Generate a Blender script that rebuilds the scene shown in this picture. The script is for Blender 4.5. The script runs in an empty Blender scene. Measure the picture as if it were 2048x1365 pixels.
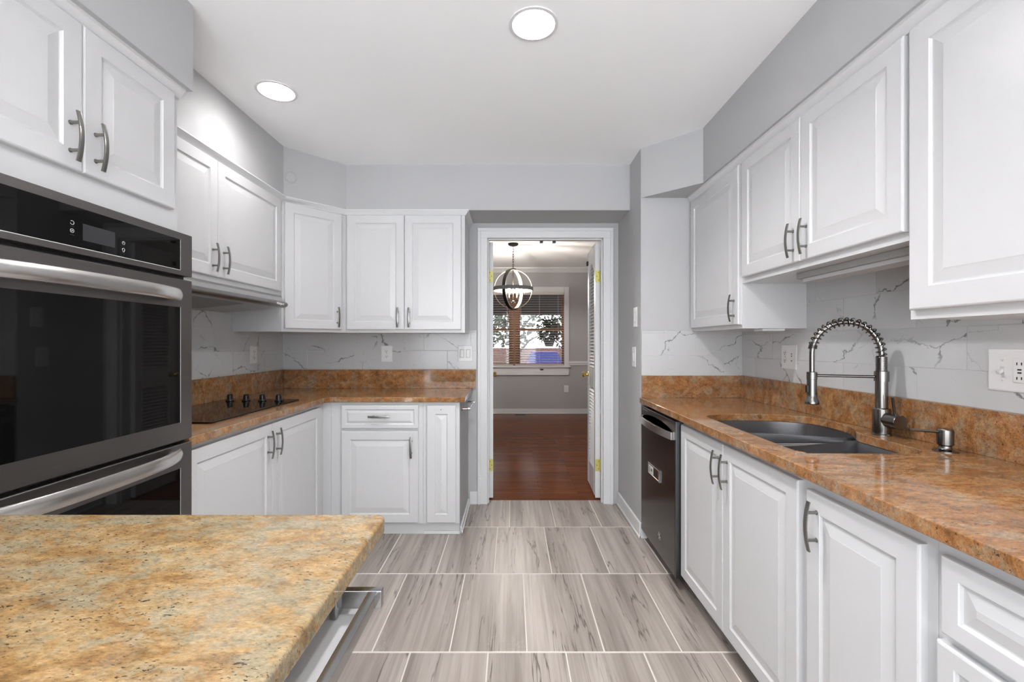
import bpy, bmesh, math, random
from mathutils import Vector, Matrix
random.seed(7)
PI = math.pi
S = bpy.context.scene
COL = S.collection

# ------------------------------------------------------------------ camera, world, exposure
cam_d = bpy.data.cameras.new('camera')
cam = bpy.data.objects.new('camera', cam_d)
COL.objects.link(cam)
cam.location = (0, 0, 1.24)
cam.rotation_euler = (PI/2, 0, 0)
cam_d.sensor_fit = 'HORIZONTAL'
cam_d.sensor_width = 36
cam_d.lens = 900/2048*36
cam_d.shift_x = .0005
cam_d.shift_y = .0022
cam_d.clip_start = .02
cam_d.clip_end = 200
S.camera = cam

W = bpy.data.worlds.new('overcast_sky')
S.world = W
W.use_nodes = True
bg = W.node_tree.nodes['Background']
# hazy sky; lower half brightened as added fill for the ceiling
_n, _l = W.node_tree.nodes, W.node_tree.links
_tc = _n.new('ShaderNodeTexCoord'); _sx = _n.new('ShaderNodeSeparateXYZ'); _rm = _n.new('ShaderNodeMapRange')
_mx = _n.new('ShaderNodeMix'); _mx.data_type = 'RGBA'
_l.new(_tc.outputs['Generated'], _sx.inputs[0]); _l.new(_sx.outputs['Z'], _rm.inputs['Value'])
_rm.inputs['From Min'].default_value = -.25; _rm.inputs['From Max'].default_value = .20
_l.new(_rm.outputs['Result'], _mx.inputs[0])
_mx.inputs[6].default_value = (1.45, 1.51, 1.58, 1); _mx.inputs[7].default_value = (.80, .835, .875, 1)
_l.new(_mx.outputs[2], bg.inputs['Color'])
bg.inputs['Strength'].default_value = 0.36

S.view_settings.view_transform = 'Standard'
S.view_settings.look = 'None'
S.view_settings.gamma = 1
S.view_settings.use_curve_mapping = False
S.view_settings.exposure = 3.78
CAN_POWER = 80.0       # emission of the recessed lamps
FILL_POWER = 24.0       # unseen lamps added as fill over and behind the camera
BULB_POWER = 78.0     # emission of the chandelier bulbs
S.cycles.use_denoising = True
S.cycles.max_bounces = 10
S.cycles.diffuse_bounces = 6
S.cycles.glossy_bounces = 5
S.cycles.transmission_bounces = 6
S.cycles.sample_clamp_indirect = 6

# ------------------------------------------------------------------ material helpers
class NT:
    def __init__(s, name):
        s.m = bpy.data.materials.new(name); s.m.use_nodes = True
        s.t = s.m.node_tree; s.b = s.t.nodes['Principled BSDF']
    def n(s, typ, **kw):
        x = s.t.nodes.new(typ)
        for k, v in kw.items(): setattr(x, k, v)
        return x
    def l(s, a, b): s.t.links.new(a, b)
    def pos(s): return s.n('ShaderNodeNewGeometry').outputs['Position']
    def attr(s, nm): return s.n('ShaderNodeAttribute', attribute_name=nm).outputs['Vector']
    def mapp(s, vec, scale=(1, 1, 1), rot=(0, 0, 0), loc=(0, 0, 0)):
        x = s.n('ShaderNodeMapping')
        x.inputs['Scale'].default_value = scale; x.inputs['Rotation'].default_value = rot
        x.inputs['Location'].default_value = loc
        s.l(vec, x.inputs['Vector']); return x.outputs['Vector']
    def noise(s, vec, scale=5, detail=4, rough=.5, dist=0):
        x = s.n('ShaderNodeTexNoise')
        x.inputs['Scale'].default_value = scale; x.inputs['Detail'].default_value = detail
        x.inputs['Roughness'].default_value = rough; x.inputs['Distortion'].default_value = dist
        s.l(vec, x.inputs['Vector']); return x.outputs['Fac']
    def ramp(s, fac, stops, interp='LINEAR'):
        x = s.n('ShaderNodeValToRGB'); r = x.color_ramp; r.interpolation = interp
        while len(r.elements) < len(stops): r.elements.new(.5)
        for e, (p, c) in zip(r.elements, stops):
            e.position = p
            e.color = (*c, 1) if isinstance(c, (tuple, list)) else (c, c, c, 1)
        s.l(fac, x.inputs['Fac']); return x.outputs['Color']
    def mix(s, fac, a, b, mode='MIX'):
        x = s.n('ShaderNodeMix', data_type='RGBA', blend_type=mode)
        for k, v in ((0, fac), (6, a), (7, b)):
            sock = x.inputs[k]
            if isinstance(v, (int, float)): sock.default_value = v if k == 0 else (v, v, v, 1)
            elif isinstance(v, (tuple, list)): sock.default_value = (*v, 1)
            else: s.l(v, sock)
        return x.outputs[2]
    def math(s, op, a, b=0., c=None):
        x = s.n('ShaderNodeMath', operation=op)
        for k, v in enumerate((a, b, c)):
            if v is None: continue
            if isinstance(v, (int, float)): x.inputs[k].default_value = v
            else: s.l(v, x.inputs[k])
        return x.outputs[0]
    def bump(s, h, strength=.2, dist=.002):
        x = s.n('ShaderNodeBump'); x.inputs['Strength'].default_value = strength
        x.inputs['Distance'].default_value = dist
        s.l(h, x.inputs['Height']); s.l(x.outputs['Normal'], s.b.inputs['Normal'])
    def col(s, c):
        if isinstance(c, (tuple, list)): s.b.inputs['Base Color'].default_value = (*c, 1)
        else: s.l(c, s.b.inputs['Base Color'])
    def p(s, **kw):
        for k, v in kw.items():
            s.b.inputs[k.replace('_', ' ')].default_value = v
        return s

def plain(name, c, rough=.5, metal=0., bump=0, bscale=200, var=0, **kw):
    m = NT(name); m.p(Roughness=rough, Metallic=metal, **kw)
    if var:
        f = m.noise(m.pos(), 3, 5, .6)
        m.col(m.mix(f, tuple(x*(1-var) for x in c), tuple(min(1, x*(1+var)) for x in c)))
    else:
        m.col(c)
    if bump: m.bump(m.noise(m.pos(), bscale, 3), bump, .001)
    return m.m

def brushed(name, c, rough, axis):
    m = NT(name); sc = [3, 3, 3]
    for k in range(3):
        if k != axis: sc[k] = 400
    f = m.noise(m.mapp(m.pos(), tuple(sc)), 1, 3)
    m.col(m.mix(f, tuple(x*.88 for x in c), tuple(min(1, x*1.1) for x in c)))
    m.p(Metallic=1., Roughness=rough)
    m.bump(f, .06, .0004)
    return m.m

def granite(name, cols, grey, rot, dark=.5, cloud=.5):
    m = NT(name); p = m.pos()
    n1 = m.noise(m.mapp(p, (8, 14, 11), (0, .3, rot)), 1.2, 10, .76, .5)
    base = m.ramp(n1, [(.33, cols[0]), (.45, cols[1]), (.55, cols[2]), (.66, cols[3])])
    # grey-beige clouds
    n2 = m.noise(m.mapp(p, (8, 13, 11), (0, .2, rot)), 1.2, 10, .74, .5)
    base = m.mix(m.ramp(n2, [(cloud, 0.), (cloud+.11, .85)]), base, grey)
    # crystalline grain
    n5 = m.noise(m.mapp(p, (1, 2.2, 1.7), (0, .2, rot+.2)), 130, 4, .7)
    base = m.mix(1., base, m.ramp(n5, [(.28, .48), (.42, .88), (.58, 1.08), (.74, 1.38)]), 'MULTIPLY')
    n6 = m.noise(m.mapp(p, (1, 1.8, 1.4), (0, .2, rot)), 34, 5, .7)
    base = m.mix(1., base, m.ramp(n6, [(.30, .66), (.5, 1.), (.7, 1.2)]), 'MULTIPLY')
    # short dark flecks, denser in some zones
    region = m.noise(p, 6.5, 6, .7)
    for sc, th_ in ((135, .645), (70, .665)):
        fine = m.noise(m.mapp(p, (1, 2.2, 1.8), (0, .4, rot+.2)), sc, 3, .6, .3)
        th = m.math('MULTIPLY', m.ramp(fine, [(th_-.015, 0.), (th_+.012, .95)]), m.ramp(region, [(.40, .2), (.54, 1.)]))
        base = m.mix(th, base, (.04, .024, .016))
    big = m.noise(m.mapp(p, (1, 2.0, 1.5), (0, 0, rot)), 24, 7, .72, .4)
    base = m.mix(m.math('MULTIPLY', m.ramp(big, [(.67, 0.), (.71, .85)]), dark), base, (.07, .055, .045))
    m.col(base)
    m.p(Roughness=.07, IOR=1.47)
    return m.m

M = {}
M['ceiling'] = plain('ceiling_paint', (.90, .905, .91), .9)
M['wall'] = plain('grey_wall_paint', (.44, .44, .445), .8, bump=.05, bscale=300)
M['dwall'] = plain('dining_wall_paint', (.40, .395, .40), .85)
M['white'] = plain('white_cabinet_paint', (.575, .575, .58), .28, bump=.06, bscale=160)
M['trim'] = plain('white_trim_paint', (.66, .66, .665), .35)
M['plate'] = plain('white_plastic', (.70, .70, .70), .3)
M['dark'] = plain('dark_slot', (.015, .015, .015), .5)
M['toe'] = plain('toe_kick_paint', (.62, .62, .62), .5)
M['nickel'] = brushed('brushed_nickel', (.27, .265, .25), .30, 2)
M['faucet'] = brushed('brushed_faucet_nickel', (.215, .205, .195), .20, 2)
M['steel'] = brushed('dark_stainless', (.20, .187, .18), .36, 1)
M['bright'] = brushed('bright_stainless', (.62, .60, .58), .27, 1)
M['sink'] = brushed('sink_steel', (.52, .52, .53), .26, 2)
M['hood'] = brushed('hood_steel', (.52, .51, .50), .33, 1)
M['mesh'] = plain('filter_mesh', (.35, .35, .35), .5, .8, bump=1.0, bscale=420)
M['chrome'] = plain('chrome', (.75, .75, .76), .07, 1.)
M['brass'] = plain('polished_brass', (.86, .62, .20), .18, 1.)
M['hinge'] = plain('brass_hinge_plate', (.55, .50, .13), .4, .3)
M['blackglass'] = plain('black_glass', (.003, .003, .003), .03, Specular_IOR_Level=.3)
M['blackplastic'] = plain('black_plastic', (.012, .012, .013), .25)
M['dwdark'] = plain('dishwasher_black_steel', (.030, .026, .024), .22, .6)
M['dwedge'] = plain('dark_edge_steel', (.10, .105, .11), .35, 1.)
M['lampgrey'] = plain('grey_lamp_housing', (.34, .335, .325), .5)
M['hoodrail'] = brushed('hood_rail_steel', (.24, .235, .23), .33, 1)
M['edgewhite'] = plain('pale_edge', (.6, .6, .6), .4)
M['satin'] = plain('satin_chrome', (.40, .40, .40), .14, 1.)
M['dwrecess'] = plain('dishwasher_recess', (.016, .014, .013), .35, .4)
M['grey_screen'] = plain('grey_display', (.028, .028, .03), .25)
M['icon'] = plain('grey_icon_print', (.42, .42, .42), .5)
M['whiteprint'] = plain('white_print', (.85, .85, .85), .5)
M['iron'] = plain('dark_bronze', (.025, .02, .017), .5, .4)
M['ironlight'] = plain('weathered_wood_band', (.22, .18, .14), .7, var=.2)
M['bandgrey'] = plain('grey_band', (.20, .215, .225), .6)
M['sashwood'] = plain('stained_sash_wood', (.30, .125, .045), .5, var=.25)
M['blind'] = plain('blind_slat', (.62, .58, .56), .5)
M['porch'] = plain('porch_brown', (.02, .013, .011), .8)
M['pot'] = plain('dark_pot', (.012, .008, .007), .7)
M['leaf'] = plain('leaf_green', (.016, .026, .010), .6, var=.4)
M['leafgrey'] = plain('pale_leaf', (.035, .045, .026), .7, var=.4)
M['bark'] = plain('bark', (.03, .024, .02), .9, var=.3)
M['ground'] = plain('pale_pavement', (.16, .155, .15), .9, var=.1)
M['carpaint'] = plain('violet_car_paint', (.085, .008, .12), .6, Specular_IOR_Level=.1)
M['carglass'] = plain('car_glass', (.02, .025, .12), .6, Specular_IOR_Level=.1)
M['tyre'] = plain('tyre', (.02, .02, .02), .8)
M['grout'] = plain('grout', (.60, .565, .52), .85)
M['marblegrout'] = plain('marble_grout', (.55, .55, .55), .8)
M['bulbglass'] = plain('clear_bulb_holder', (.75, .70, .6), .2, .0)

def emis(name, c, s):
    m = NT(name); m.col((1, 1, 1))
    m.b.inputs['Emission Color'].default_value = (*c, 1)
    m.b.inputs['Emission Strength'].default_value = s
    return m.m
M['lamp'] = emis('lamp_lens', (1, .99, .98), CAN_POWER)
M['lamp_small'] = emis('small_lamp_lens', (1, .99, .98), CAN_POWER*.19)
M['lamp_fill'] = emis('fill_lamp_lens', (1, .99, .98), FILL_POWER)
M['bulb'] = emis('lit_bulb', (1, .93, .84), BULB_POWER)

M['granite'] = granite('orange_granite', [(.135, .060, .022), (.26, .112, .037), (.33, .160, .063), (.39, .245, .130)], (.285, .200, .125), .5, .95, .49)
M['granite2'] = granite('golden_granite', [(.155, .088, .037), (.265, .155, .062), (.325, .212, .100), (.36, .29, .18)], (.265, .225, .15), .45, .75, .46)

# floor tile: stone with streaks that run along the tile
m = NT('stone_tile'); t = m.attr('tuv')
st = m.noise(m.mapp(t, (9, .55, 1)), 1., 5, .60, .35)
c = m.ramp(st, [(.30, (.155, .128, .112)), (.42, (.26, .222, .198)), (.54, (.345, .30, .27)), (.70, (.42, .375, .34))])
st2 = m.noise(m.mapp(t, (60, 1.1, 1)), 1., 4, .6, .2)
c = m.mix(m.ramp(st2, [(.36, .5), (.52, 0.)]), c, (.20, .165, .145))
for sd, sc, lo, w_ in ((0., 5.0, .47, .0085), (13., 8.0, .55, .006)):
    v = m.noise(m.mapp(t, (sc, .36, 1), loc=(sd, sd, 0)), 1., 5, .58, .1)
    d = m.math('ABSOLUTE', m.math('SUBTRACT', v, lo))
    c = m.mix(m.math('MULTIPLY', m.ramp(d, [(.0, .95), (w_*.5, .6), (w_, 0.)]), m.ramp(m.noise(m.mapp(t, (6, 1.6, 1), loc=(sd, 0, 0)), 1., 3), [(.44, .0), (.54, 1.)])), c, (.075, .058, .05))
w_ = m.noise(m.mapp(t, (9, 4, 1)), 1., 5, .7, 1.)
d2 = m.math('ABSOLUTE', m.math('SUBTRACT', w_, .5))
c = m.mix(m.math('MULTIPLY', m.ramp(d2, [(.0, .4), (.012, 0.)]), m.ramp(m.noise(t, 3.3, 2), [(.58, .0), (.68, 1.)])), c, (.50, .46, .42))
m.col(c); m.p(Roughness=.36)
M['tile'] = m.m

# marble wall tile
m = NT('veined_marble'); t = m.attr('tuv')
cl = m.noise(t, 3.0, 4, .5)
c = m.mix(cl, (.47, .475, .48), (.55, .555, .56))
def vor(scale, warp, seed, rot):
    nz = m.n('ShaderNodeTexNoise'); nz.inputs['Scale'].default_value = 5.; nz.inputs['Detail'].default_value = 6; nz.inputs['Roughness'].default_value = .62
    m.l(m.mapp(t, loc=(seed, 0, 0)), nz.inputs['Vector'])
    sb = m.n('ShaderNodeVectorMath', operation='MULTIPLY_ADD'); m.l(nz.outputs['Color'], sb.inputs[0])
    sb.inputs[1].default_value = (warp,)*3; m.l(m.mapp(t, (1., 1.5, 0), (0, 0, rot), (seed, seed, 0)), sb.inputs[2])
    vo = m.n('ShaderNodeTexVoronoi', feature='DISTANCE_TO_EDGE', voronoi_dimensions='2D'); vo.inputs['Scale'].default_value = scale
    m.l(sb.outputs[0], vo.inputs['Vector']); return vo.outputs['Distance']
d = m.math('DIVIDE', vor(2.3, .26, 3., .7), m.ramp(m.noise(t, 14., 3), [(.35, .35), (.68, 1.7)]))
vm = m.math('MULTIPLY', m.ramp(d, [(.0, 1.), (.006, .85), (.013, .0)]), m.ramp(m.noise(t, 4.2, 2, .5), [(.43, .0), (.53, .92)]))
c = m.mix(vm, c, (.15, .146, .143))
d = vor(4.2, .22, 9., -.4)
vm = m.math('MULTIPLY', m.ramp(d, [(.0, .9), (.008, .0)]), m.ramp(m.noise(t, 5.3, 2, .5), [(.50, .0), (.60, .7)]))
c = m.mix(vm, c, (.20, .195, .19))
m.col(c); m.p(Roughness=.16)
M['marble'] = m.m

# dining-room strip floor
m = NT('red_oak_strip'); p = m.pos()
b = m.n('ShaderNodeTexBrick'); b.offset = .37; b.offset_frequency = 2
m.l(m.mapp(p, (1, 1, 1), (0, 0, 0), (.3, .0, 0)), b.inputs['Vector'])
b.inputs['Color1'].default_value = (.13, .034, .010, 1); b.inputs['Color2'].default_value = (.19, .056, .016, 1)
b.inputs['Mortar'].default_value = (.04, .014, .007, 1)
b.inputs['Scale'].default_value = 1; b.inputs['Mortar Size'].default_value = .0012
b.inputs['Brick Width'].default_value = .85; b.inputs['Row Height'].default_value = .057
g = m.noise(m.mapp(p, (3, 70, 1)), 1., 4, .6)
c = m.mix(m.ramp(g, [(.35, .55), (.6, 0.)]), b.outputs['Color'], (.075, .022, .009))
m.col(c); m.p(Roughness=.20, Specular_IOR_Level=.05)
m.bump(m.noise(m.mapp(p, (1.5, 26, 1)), 1., 3), .25, .0012)
M['oak'] = m.m

m = NT('red_brick'); p = m.pos()
b = m.n('ShaderNodeTexBrick')
m.l(m.mapp(p, (1, 1, 1), (PI/2, 0, 0)), b.inputs['Vector'])
b.inputs['Color1'].default_value = (.10, .026, .018, 1); b.inputs['Color2'].default_value = (.14, .045, .034, 1)
b.inputs['Mortar'].default_value = (.17, .14, .12, 1)
b.inputs['Scale'].default_value = 1; b.inputs['Mortar Size'].default_value = .015
b.inputs['Brick Width'].default_value = .22; b.inputs['Row Height'].default_value = .075
m.col(b.outputs['Color']); m.p(Roughness=.9)
M['brick'] = m.m

m = NT('window_glass'); m.col((1, 1, 1)); m.p(Roughness=0., IOR=1.45, Transmission_Weight=1.)
M['glass'] = m.m

# ------------------------------------------------------------------ geometry helpers
class MB:
    def __init__(s):
        s.bm = bmesh.new(); s.tuv = s.bm.verts.layers.float_vector.new('tuv')
    def box(s, x0, x1, y0, y1, z0, z1, bev=0, seg=2):
        x0, x1 = min(x0, x1), max(x0, x1); y0, y1 = min(y0, y1), max(y0, y1); z0, z1 = min(z0, z1), max(z0, z1)
        r = bmesh.ops.create_cube(s.bm, size=1)
        for v in r['verts']:
            v.co = Vector(((x0+x1)/2+v.co.x*(x1-x0), (y0+y1)/2+v.co.y*(y1-y0), (z0+z1)/2+v.co.z*(z1-z0)))
        if bev:
            es = list({e for v in r['verts'] for e in v.link_edges})
            bmesh.ops.bevel(s.bm, geom=es, offset=bev, segments=seg, affect='EDGES', profile=.5)
        return s
    def obox(s, F, a0, a1, b0, b1, c0, c1, bev=0):
        """box in a local frame F=(o,u,v,w)"""
        o, u, v, w = F
        r = bmesh.ops.create_cube(s.bm, size=1)
        for q in r['verts']:
            a = (a0+a1)/2+q.co.x*(a1-a0); b = (b0+b1)/2+q.co.y*(b1-b0); c = (c0+c1)/2+q.co.z*(c1-c0)
            q.co = o+u*a+v*b+w*c
        if bev:
            es = list({e for q in r['verts'] for e in q.link_edges})
            bmesh.ops.bevel(s.bm, geom=es, offset=bev, segments=2, affect='EDGES', profile=.5)
        return s
    def poly(s, pts):
        vs = [s.bm.verts.new(p) for p in pts]; s.bm.faces.new(vs); return vs
    def prism(s, pts, z0, z1):
        a = [s.bm.verts.new((x, y, z0)) for x, y in pts]; b = [s.bm.verts.new((x, y, z1)) for x, y in pts]
        n = len(pts)
        s.bm.faces.new(a[::-1]); s.bm.faces.new(b)
        for i in range(n): s.bm.faces.new((a[i], a[(i+1) % n], b[(i+1) % n], b[i]))
        return s
    def sweep(s, path, prof, closed=False, cap=True):
        """prof(i) -> list of points for each path index"""
        rings = [[s.bm.verts.new(q) for q in prof(i)] for i in range(len(path))]
        k = len(rings[0]); n = len(rings)
        for i in range(n if closed else n-1):
            A, B = rings[i], rings[(i+1) % n]
            for j in range(k): s.bm.faces.new((A[j], A[(j+1) % k], B[(j+1) % k], B[j]))
        if cap and not closed:
            s.bm.faces.new(rings[0][::-1]); s.bm.faces.new(rings[-1])
        return s
    def tube(s, pts, r, n=12, closed=False):
        pts = [Vector(p) for p in pts]; N = len(pts)
        rr = r if isinstance(r, (list, tuple)) else [r]*N
        tg = []
        for i in range(N):
            a = pts[(i-1) % N] if (closed or i > 0) else pts[i]; b = pts[(i+1) % N] if (closed or i < N-1) else pts[i]
            tg.append((b-a).normalized())
        up = Vector((0, 0, 1)) if abs(tg[0].z) < .9 else Vector((1, 0, 0))
        nrm = (up-tg[0]*up.dot(tg[0])).normalized(); fr = []
        for i in range(N):
            nrm = (nrm-tg[i]*nrm.dot(tg[i])).normalized(); fr.append((nrm, tg[i].cross(nrm)))
        return s.sweep(pts, lambda i: [pts[i]+fr[i][0]*(math.cos(2*PI*k/n)*rr[i])+fr[i][1]*(math.sin(2*PI*k/n)*rr[i]) for k in range(n)], closed)
    def cyl(s, p0, p1, r0, r1=None, n=24):
        return s.tube([p0, p1], [r0, r0 if r1 is None else r1], n)
    def lathe(s, o, prof, n=28, axis=None):
        """prof (r,h) about axis through o"""
        w = Vector(axis).normalized() if axis is not None else Vector((0, 0, 1))
        u = Vector((1, 0, 0)) if abs(w.x) < .9 else Vector((0, 1, 0))
        u = (u-w*u.dot(w)).normalized(); v = w.cross(u); o = Vector(o)
        return s.sweep(prof, lambda i: [o+w*prof[i][1]+u*(math.cos(2*PI*k/n)*max(prof[i][0], 1e-5))+v*(math.sin(2*PI*k/n)*max(prof[i][0], 1e-5)) for k in range(n)])
    def ball(s, o, r, sx=1, sy=1, sz=1, sub=2):
        q = bmesh.ops.create_icosphere(s.bm, subdivisions=sub, radius=r)
        for v in q['verts']: v.co = Vector((v.co.x*sx+o[0], v.co.y*sy+o[1], v.co.z*sz+o[2]))
        return s
    def rings(s, F, w, h, prof, cap=True):
        """concentric rectangles on frame F: prof list of (inset, depth)"""
        o, u, v, n = F; R = []
        for ins, d in prof:
            R.append([s.bm.verts.new(o+u*a+v*b+n*d) for a, b in ((ins, ins), (w-ins, ins), (w-ins, h-ins), (ins, h-ins))])
        s.bm.faces.new(R[0][::-1])
        for A, B in zip(R, R[1:]):
            for j in range(4): s.bm.faces.new((A[j], A[(j+1) % 4], B[(j+1) % 4], B[j]))
        if cap: s.bm.faces.new(R[-1])
        return s
    def build(s, name, mat, parent=None, smooth=True, tag_=None, origin=None):
        bmesh.ops.recalc_face_normals(s.bm, faces=s.bm.faces[:])
        o0 = Vector((0, 0, 0))
        pw = wloc(parent) if parent else o0
        if origin is None and parent is None:
            xs = [v.co for v in s.bm.verts]
            origin = Vector((sum(c.x for c in xs)/len(xs), sum(c.y for c in xs)/len(xs), min(c.z for c in xs)))
        org = Vector(origin) if origin is not None else pw
        for v in s.bm.verts: v.co -= org
        me = bpy.data.meshes.new(name); s.bm.to_mesh(me); s.bm.free()
        if smooth:
            for p in me.polygons: p.use_smooth = True
            me.set_sharp_from_angle(angle=math.radians(32))
        me.materials.append(mat)
        o = bpy.data.objects.new(name, me); COL.objects.link(o)
        if parent: o.parent = parent
        o.location = org-pw
        if smooth:
            wn = o.modifiers.new('weighted_normal', 'WEIGHTED_NORMAL'); wn.keep_sharp = True; wn.weight = 100
        return o

def wloc(o):
    v = Vector((0, 0, 0))
    while o: v += o.location; o = o.parent
    return v
def tag(o, label=None, cat=None, group=None, kind=None):
    if label: o['label'] = label
    if cat: o['category'] = cat
    if group: o['group'] = group
    if kind: o['kind'] = kind
    return o
def empty(name, loc, label, cat, group=None, kind=None):
    o = bpy.data.objects.new(name, None); COL.objects.link(o); o.location = loc; o.empty_display_size = .05
    return tag(o, label, cat, group, kind)
def struct(mb, name, mat, parent=None, **k):
    o = mb.build(name, mat, parent, **k)
    if parent is None: o['kind'] = 'structure'
    return o
def V(*a): return Vector(a)
X_, Y_, Z_ = V(1, 0, 0), V(0, 1, 0), V(0, 0, 1)

def curve_slab(outer, holes, z0, z1, bev=.0):
    """flat slab with holes -> MB"""
    cu = bpy.data.curves.new('tmp_curve', 'CURVE'); cu.dimensions = '2D'; cu.fill_mode = 'BOTH'
    for L in [outer]+holes:
        sp = cu.splines.new('POLY'); sp.points.add(len(L)-1); sp.use_cyclic_u = True
        for q, (x, y) in zip(sp.points, L): q.co = (x, y, 0, 1)
    cu.extrude = (z1-z0)/2-bev; cu.bevel_depth = bev; cu.bevel_resolution = 2; cu.offset = -bev
    ob = bpy.data.objects.new('tmp_curve', cu); COL.objects.link(ob)
    dg = bpy.context.evaluated_depsgraph_get()
    me = bpy.data.meshes.new_from_object(ob.evaluated_get(dg))
    bpy.data.objects.remove(ob); bpy.data.curves.remove(cu)
    mb = MB(); mb.bm.from_mesh(me); bpy.data.meshes.remove(me)
    bmesh.ops.remove_doubles(mb.bm, verts=mb.bm.verts[:], dist=1e-5)
    for v in mb.bm.verts: v.co.z += (z0+z1)/2
    return mb

def text_mesh(body, size, F, ext=.0004, shear=0):
    cu = bpy.data.curves.new('tmp_text', 'FONT'); cu.body = body; cu.size = size; cu.extrude = ext; cu.shear = shear
    cu.align_x = 'CENTER'; cu.align_y = 'CENTER'
    ob = bpy.data.objects.new('tmp_text', cu); COL.objects.link(ob)
    dg = bpy.context.evaluated_depsgraph_get()
    me = bpy.data.meshes.new_from_object(ob.evaluated_get(dg))
    bpy.data.objects.remove(ob); bpy.data.curves.remove(cu)
    mb = MB(); mb.bm.from_mesh(me); bpy.data.meshes.remove(me)
    o, u, v, w = F
    for q in mb.bm.verts: q.co = o+u*q.co.x+v*q.co.y+w*q.co.z
    return mb

def tiles(mb, F, W_, H_, tw, th, u0, v0, gap, depth, offs=lambda r: .5*(r % 2), vgap=None):
    """tiles clipped to [0,W]x[0,H]; joint lines pass through (u0, v0)"""
    o, u, v, w = F
    r0 = math.floor((0-v0)/th)-1; r1 = math.ceil((H_-v0)/th)+1
    for r in range(r0, r1):
        vg = vgap or gap; b0, b1 = v0+r*th+vg/2, v0+(r+1)*th-vg/2
        b0c, b1c = max(b0, 0), min(b1, H_)
        if b1c-b0c < .002: continue
        off = offs(r)*tw
        c0 = math.floor((0-u0-off)/tw)-1; c1 = math.ceil((W_-u0-off)/tw)+1
        for k in range(c0, c1):
            a0, a1 = u0+off+k*tw+gap/2, u0+off+(k+1)*tw-gap/2
            a0c, a1c = max(a0, 0), min(a1, W_)
            if a1c-a0c < .002: continue
            ra, rb = random.random()*40, random.random()*40
            e = min(.0012, gap)
            R = []
            for ins, d in ((0, 0), (0, depth-e*.5), (e, depth)):
                ring = []
                for a, b in ((a0c+ins, b0c+ins), (a1c-ins, b0c+ins), (a1c-ins, b1c-ins), (a0c+ins, b1c-ins)):
                    q = mb.bm.verts.new(o+u*a+v*b+w*d); q[mb.tuv] = (a+ra, b+rb, 0); ring.append(q)
                R.append(ring)
            for A, B in zip(R, R[1:]):
                for j in range(4): mb.bm.faces.new((A[j], A[(j+1) % 4], B[(j+1) % 4], B[j]))
            mb.bm.faces.new(R[-1])
    return mb

# ------------------------------------------------------------------ room constants
XL, XR = -1.77, 1.475           # side walls
YB = 3.475                      # wall with the doorway
YE, XS = 2.87, .825             # end wall of the sink run, stub wall
HC = 2.484                      # kitchen ceiling
ZS = 2.168                      # underside of the soffits
YREAR = -1.7
DX0, DX1, DZ = -.185, .707, 2.052   # doorway
DYB, DHC = 7.91, 2.57           # dining room back wall and ceiling
CT, CB = .894, .861             # worktop top and underside

# ------------------------------------------------------------------ floors
mb = MB(); mb.box(XL, XR+.1, YREAR, YB+.078, -.05, -.0006)
fl = struct(mb, 'floor', M['grout'])
mb = MB()
ro = {0: .0}
tiles(mb, (V(XL, YREAR, -.0006), X_, Y_, Z_), XR+.1-XL, YB+.078-YREAR, .3115, .6153, .062-XL, 2.421-YREAR, .006, .0006,
      offs=lambda r: (-.24 if r == 1 else 0.) if r % 2 else .5, vgap=.009)
tag(mb.build('tile_surface', M['tile'], fl, smooth=False), None, None)
mb = MB(); mb.box(-2.6, 2.3, YB+.078, DYB+.2, -.05, 0)
struct(mb, 'floor_dining', M['oak'])

# ------------------------------------------------------------------ walls
mb = MB(); mb.box(XL-.1, XL, YREAR, YB+.1, 0, HC)
struct(mb, 'wall_left', M['wall'])
mb = MB(); mb.box(XR, XR+.1, YREAR, YB+.1, 0, HC)
struct(mb, 'wall_right', M['wall'])
mb = MB(); mb.box(XS, XR, YE, YB, 0, HC)
struct(mb, 'wall_end', M['wall'])
mb = MB()
mb.box(XL, DX0-.02, YB, YB+.1, 0, HC+.1); mb.box(DX1+.02, XR, YB, YB+.1, 0, HC+.1); mb.box(DX0-.02, DX1+.02, YB, YB+.1, DZ+.02, HC+.1)
struct(mb, 'wall_back', M['wall'])

# ceiling with the two openings (and those for the added fill lamps out of view)
LAMPS = [(.086, 1.752), (-1.158, 2.217), (-.30, .55), (.45, .10), (-.30, -.70)]  # after the two visible ones, unseen lamps added to brighten the room
RL = .084
circ = lambda cx, cy, r, n=40: [(cx+r*math.cos(2*PI*k/n), cy+r*math.sin(2*PI*k/n)) for k in range(n)]
mb = curve_slab([(XL, YREAR), (XR, YREAR), (XR, YB), (XL, YB)], [circ(x, y, RL) for x, y in LAMPS], HC, HC+.02)
struct(mb, 'ceiling', M['ceiling'])

# soffits over the cabinets
mb = MB()
mb.prism([(XL, YREAR), (-1.173, YREAR), (-1.173, 1.6587), (-1.44, 1.6587), (-1.44, 2.842), (-1.153, 3.136), (XS, 3.136), (XS, YB), (XL, YB)], ZS, HC)
struct(mb, 'wall_left_soffit', M['wall'], smooth=False)
mb = MB()
mb.prism([(XR, YREAR), (1.108, YREAR), (1.108, 2.6), (XS, YE), (XR, YE)], ZS, HC)
struct(mb, 'wall_right_soffit', M['wall'], smooth=False)

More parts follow.
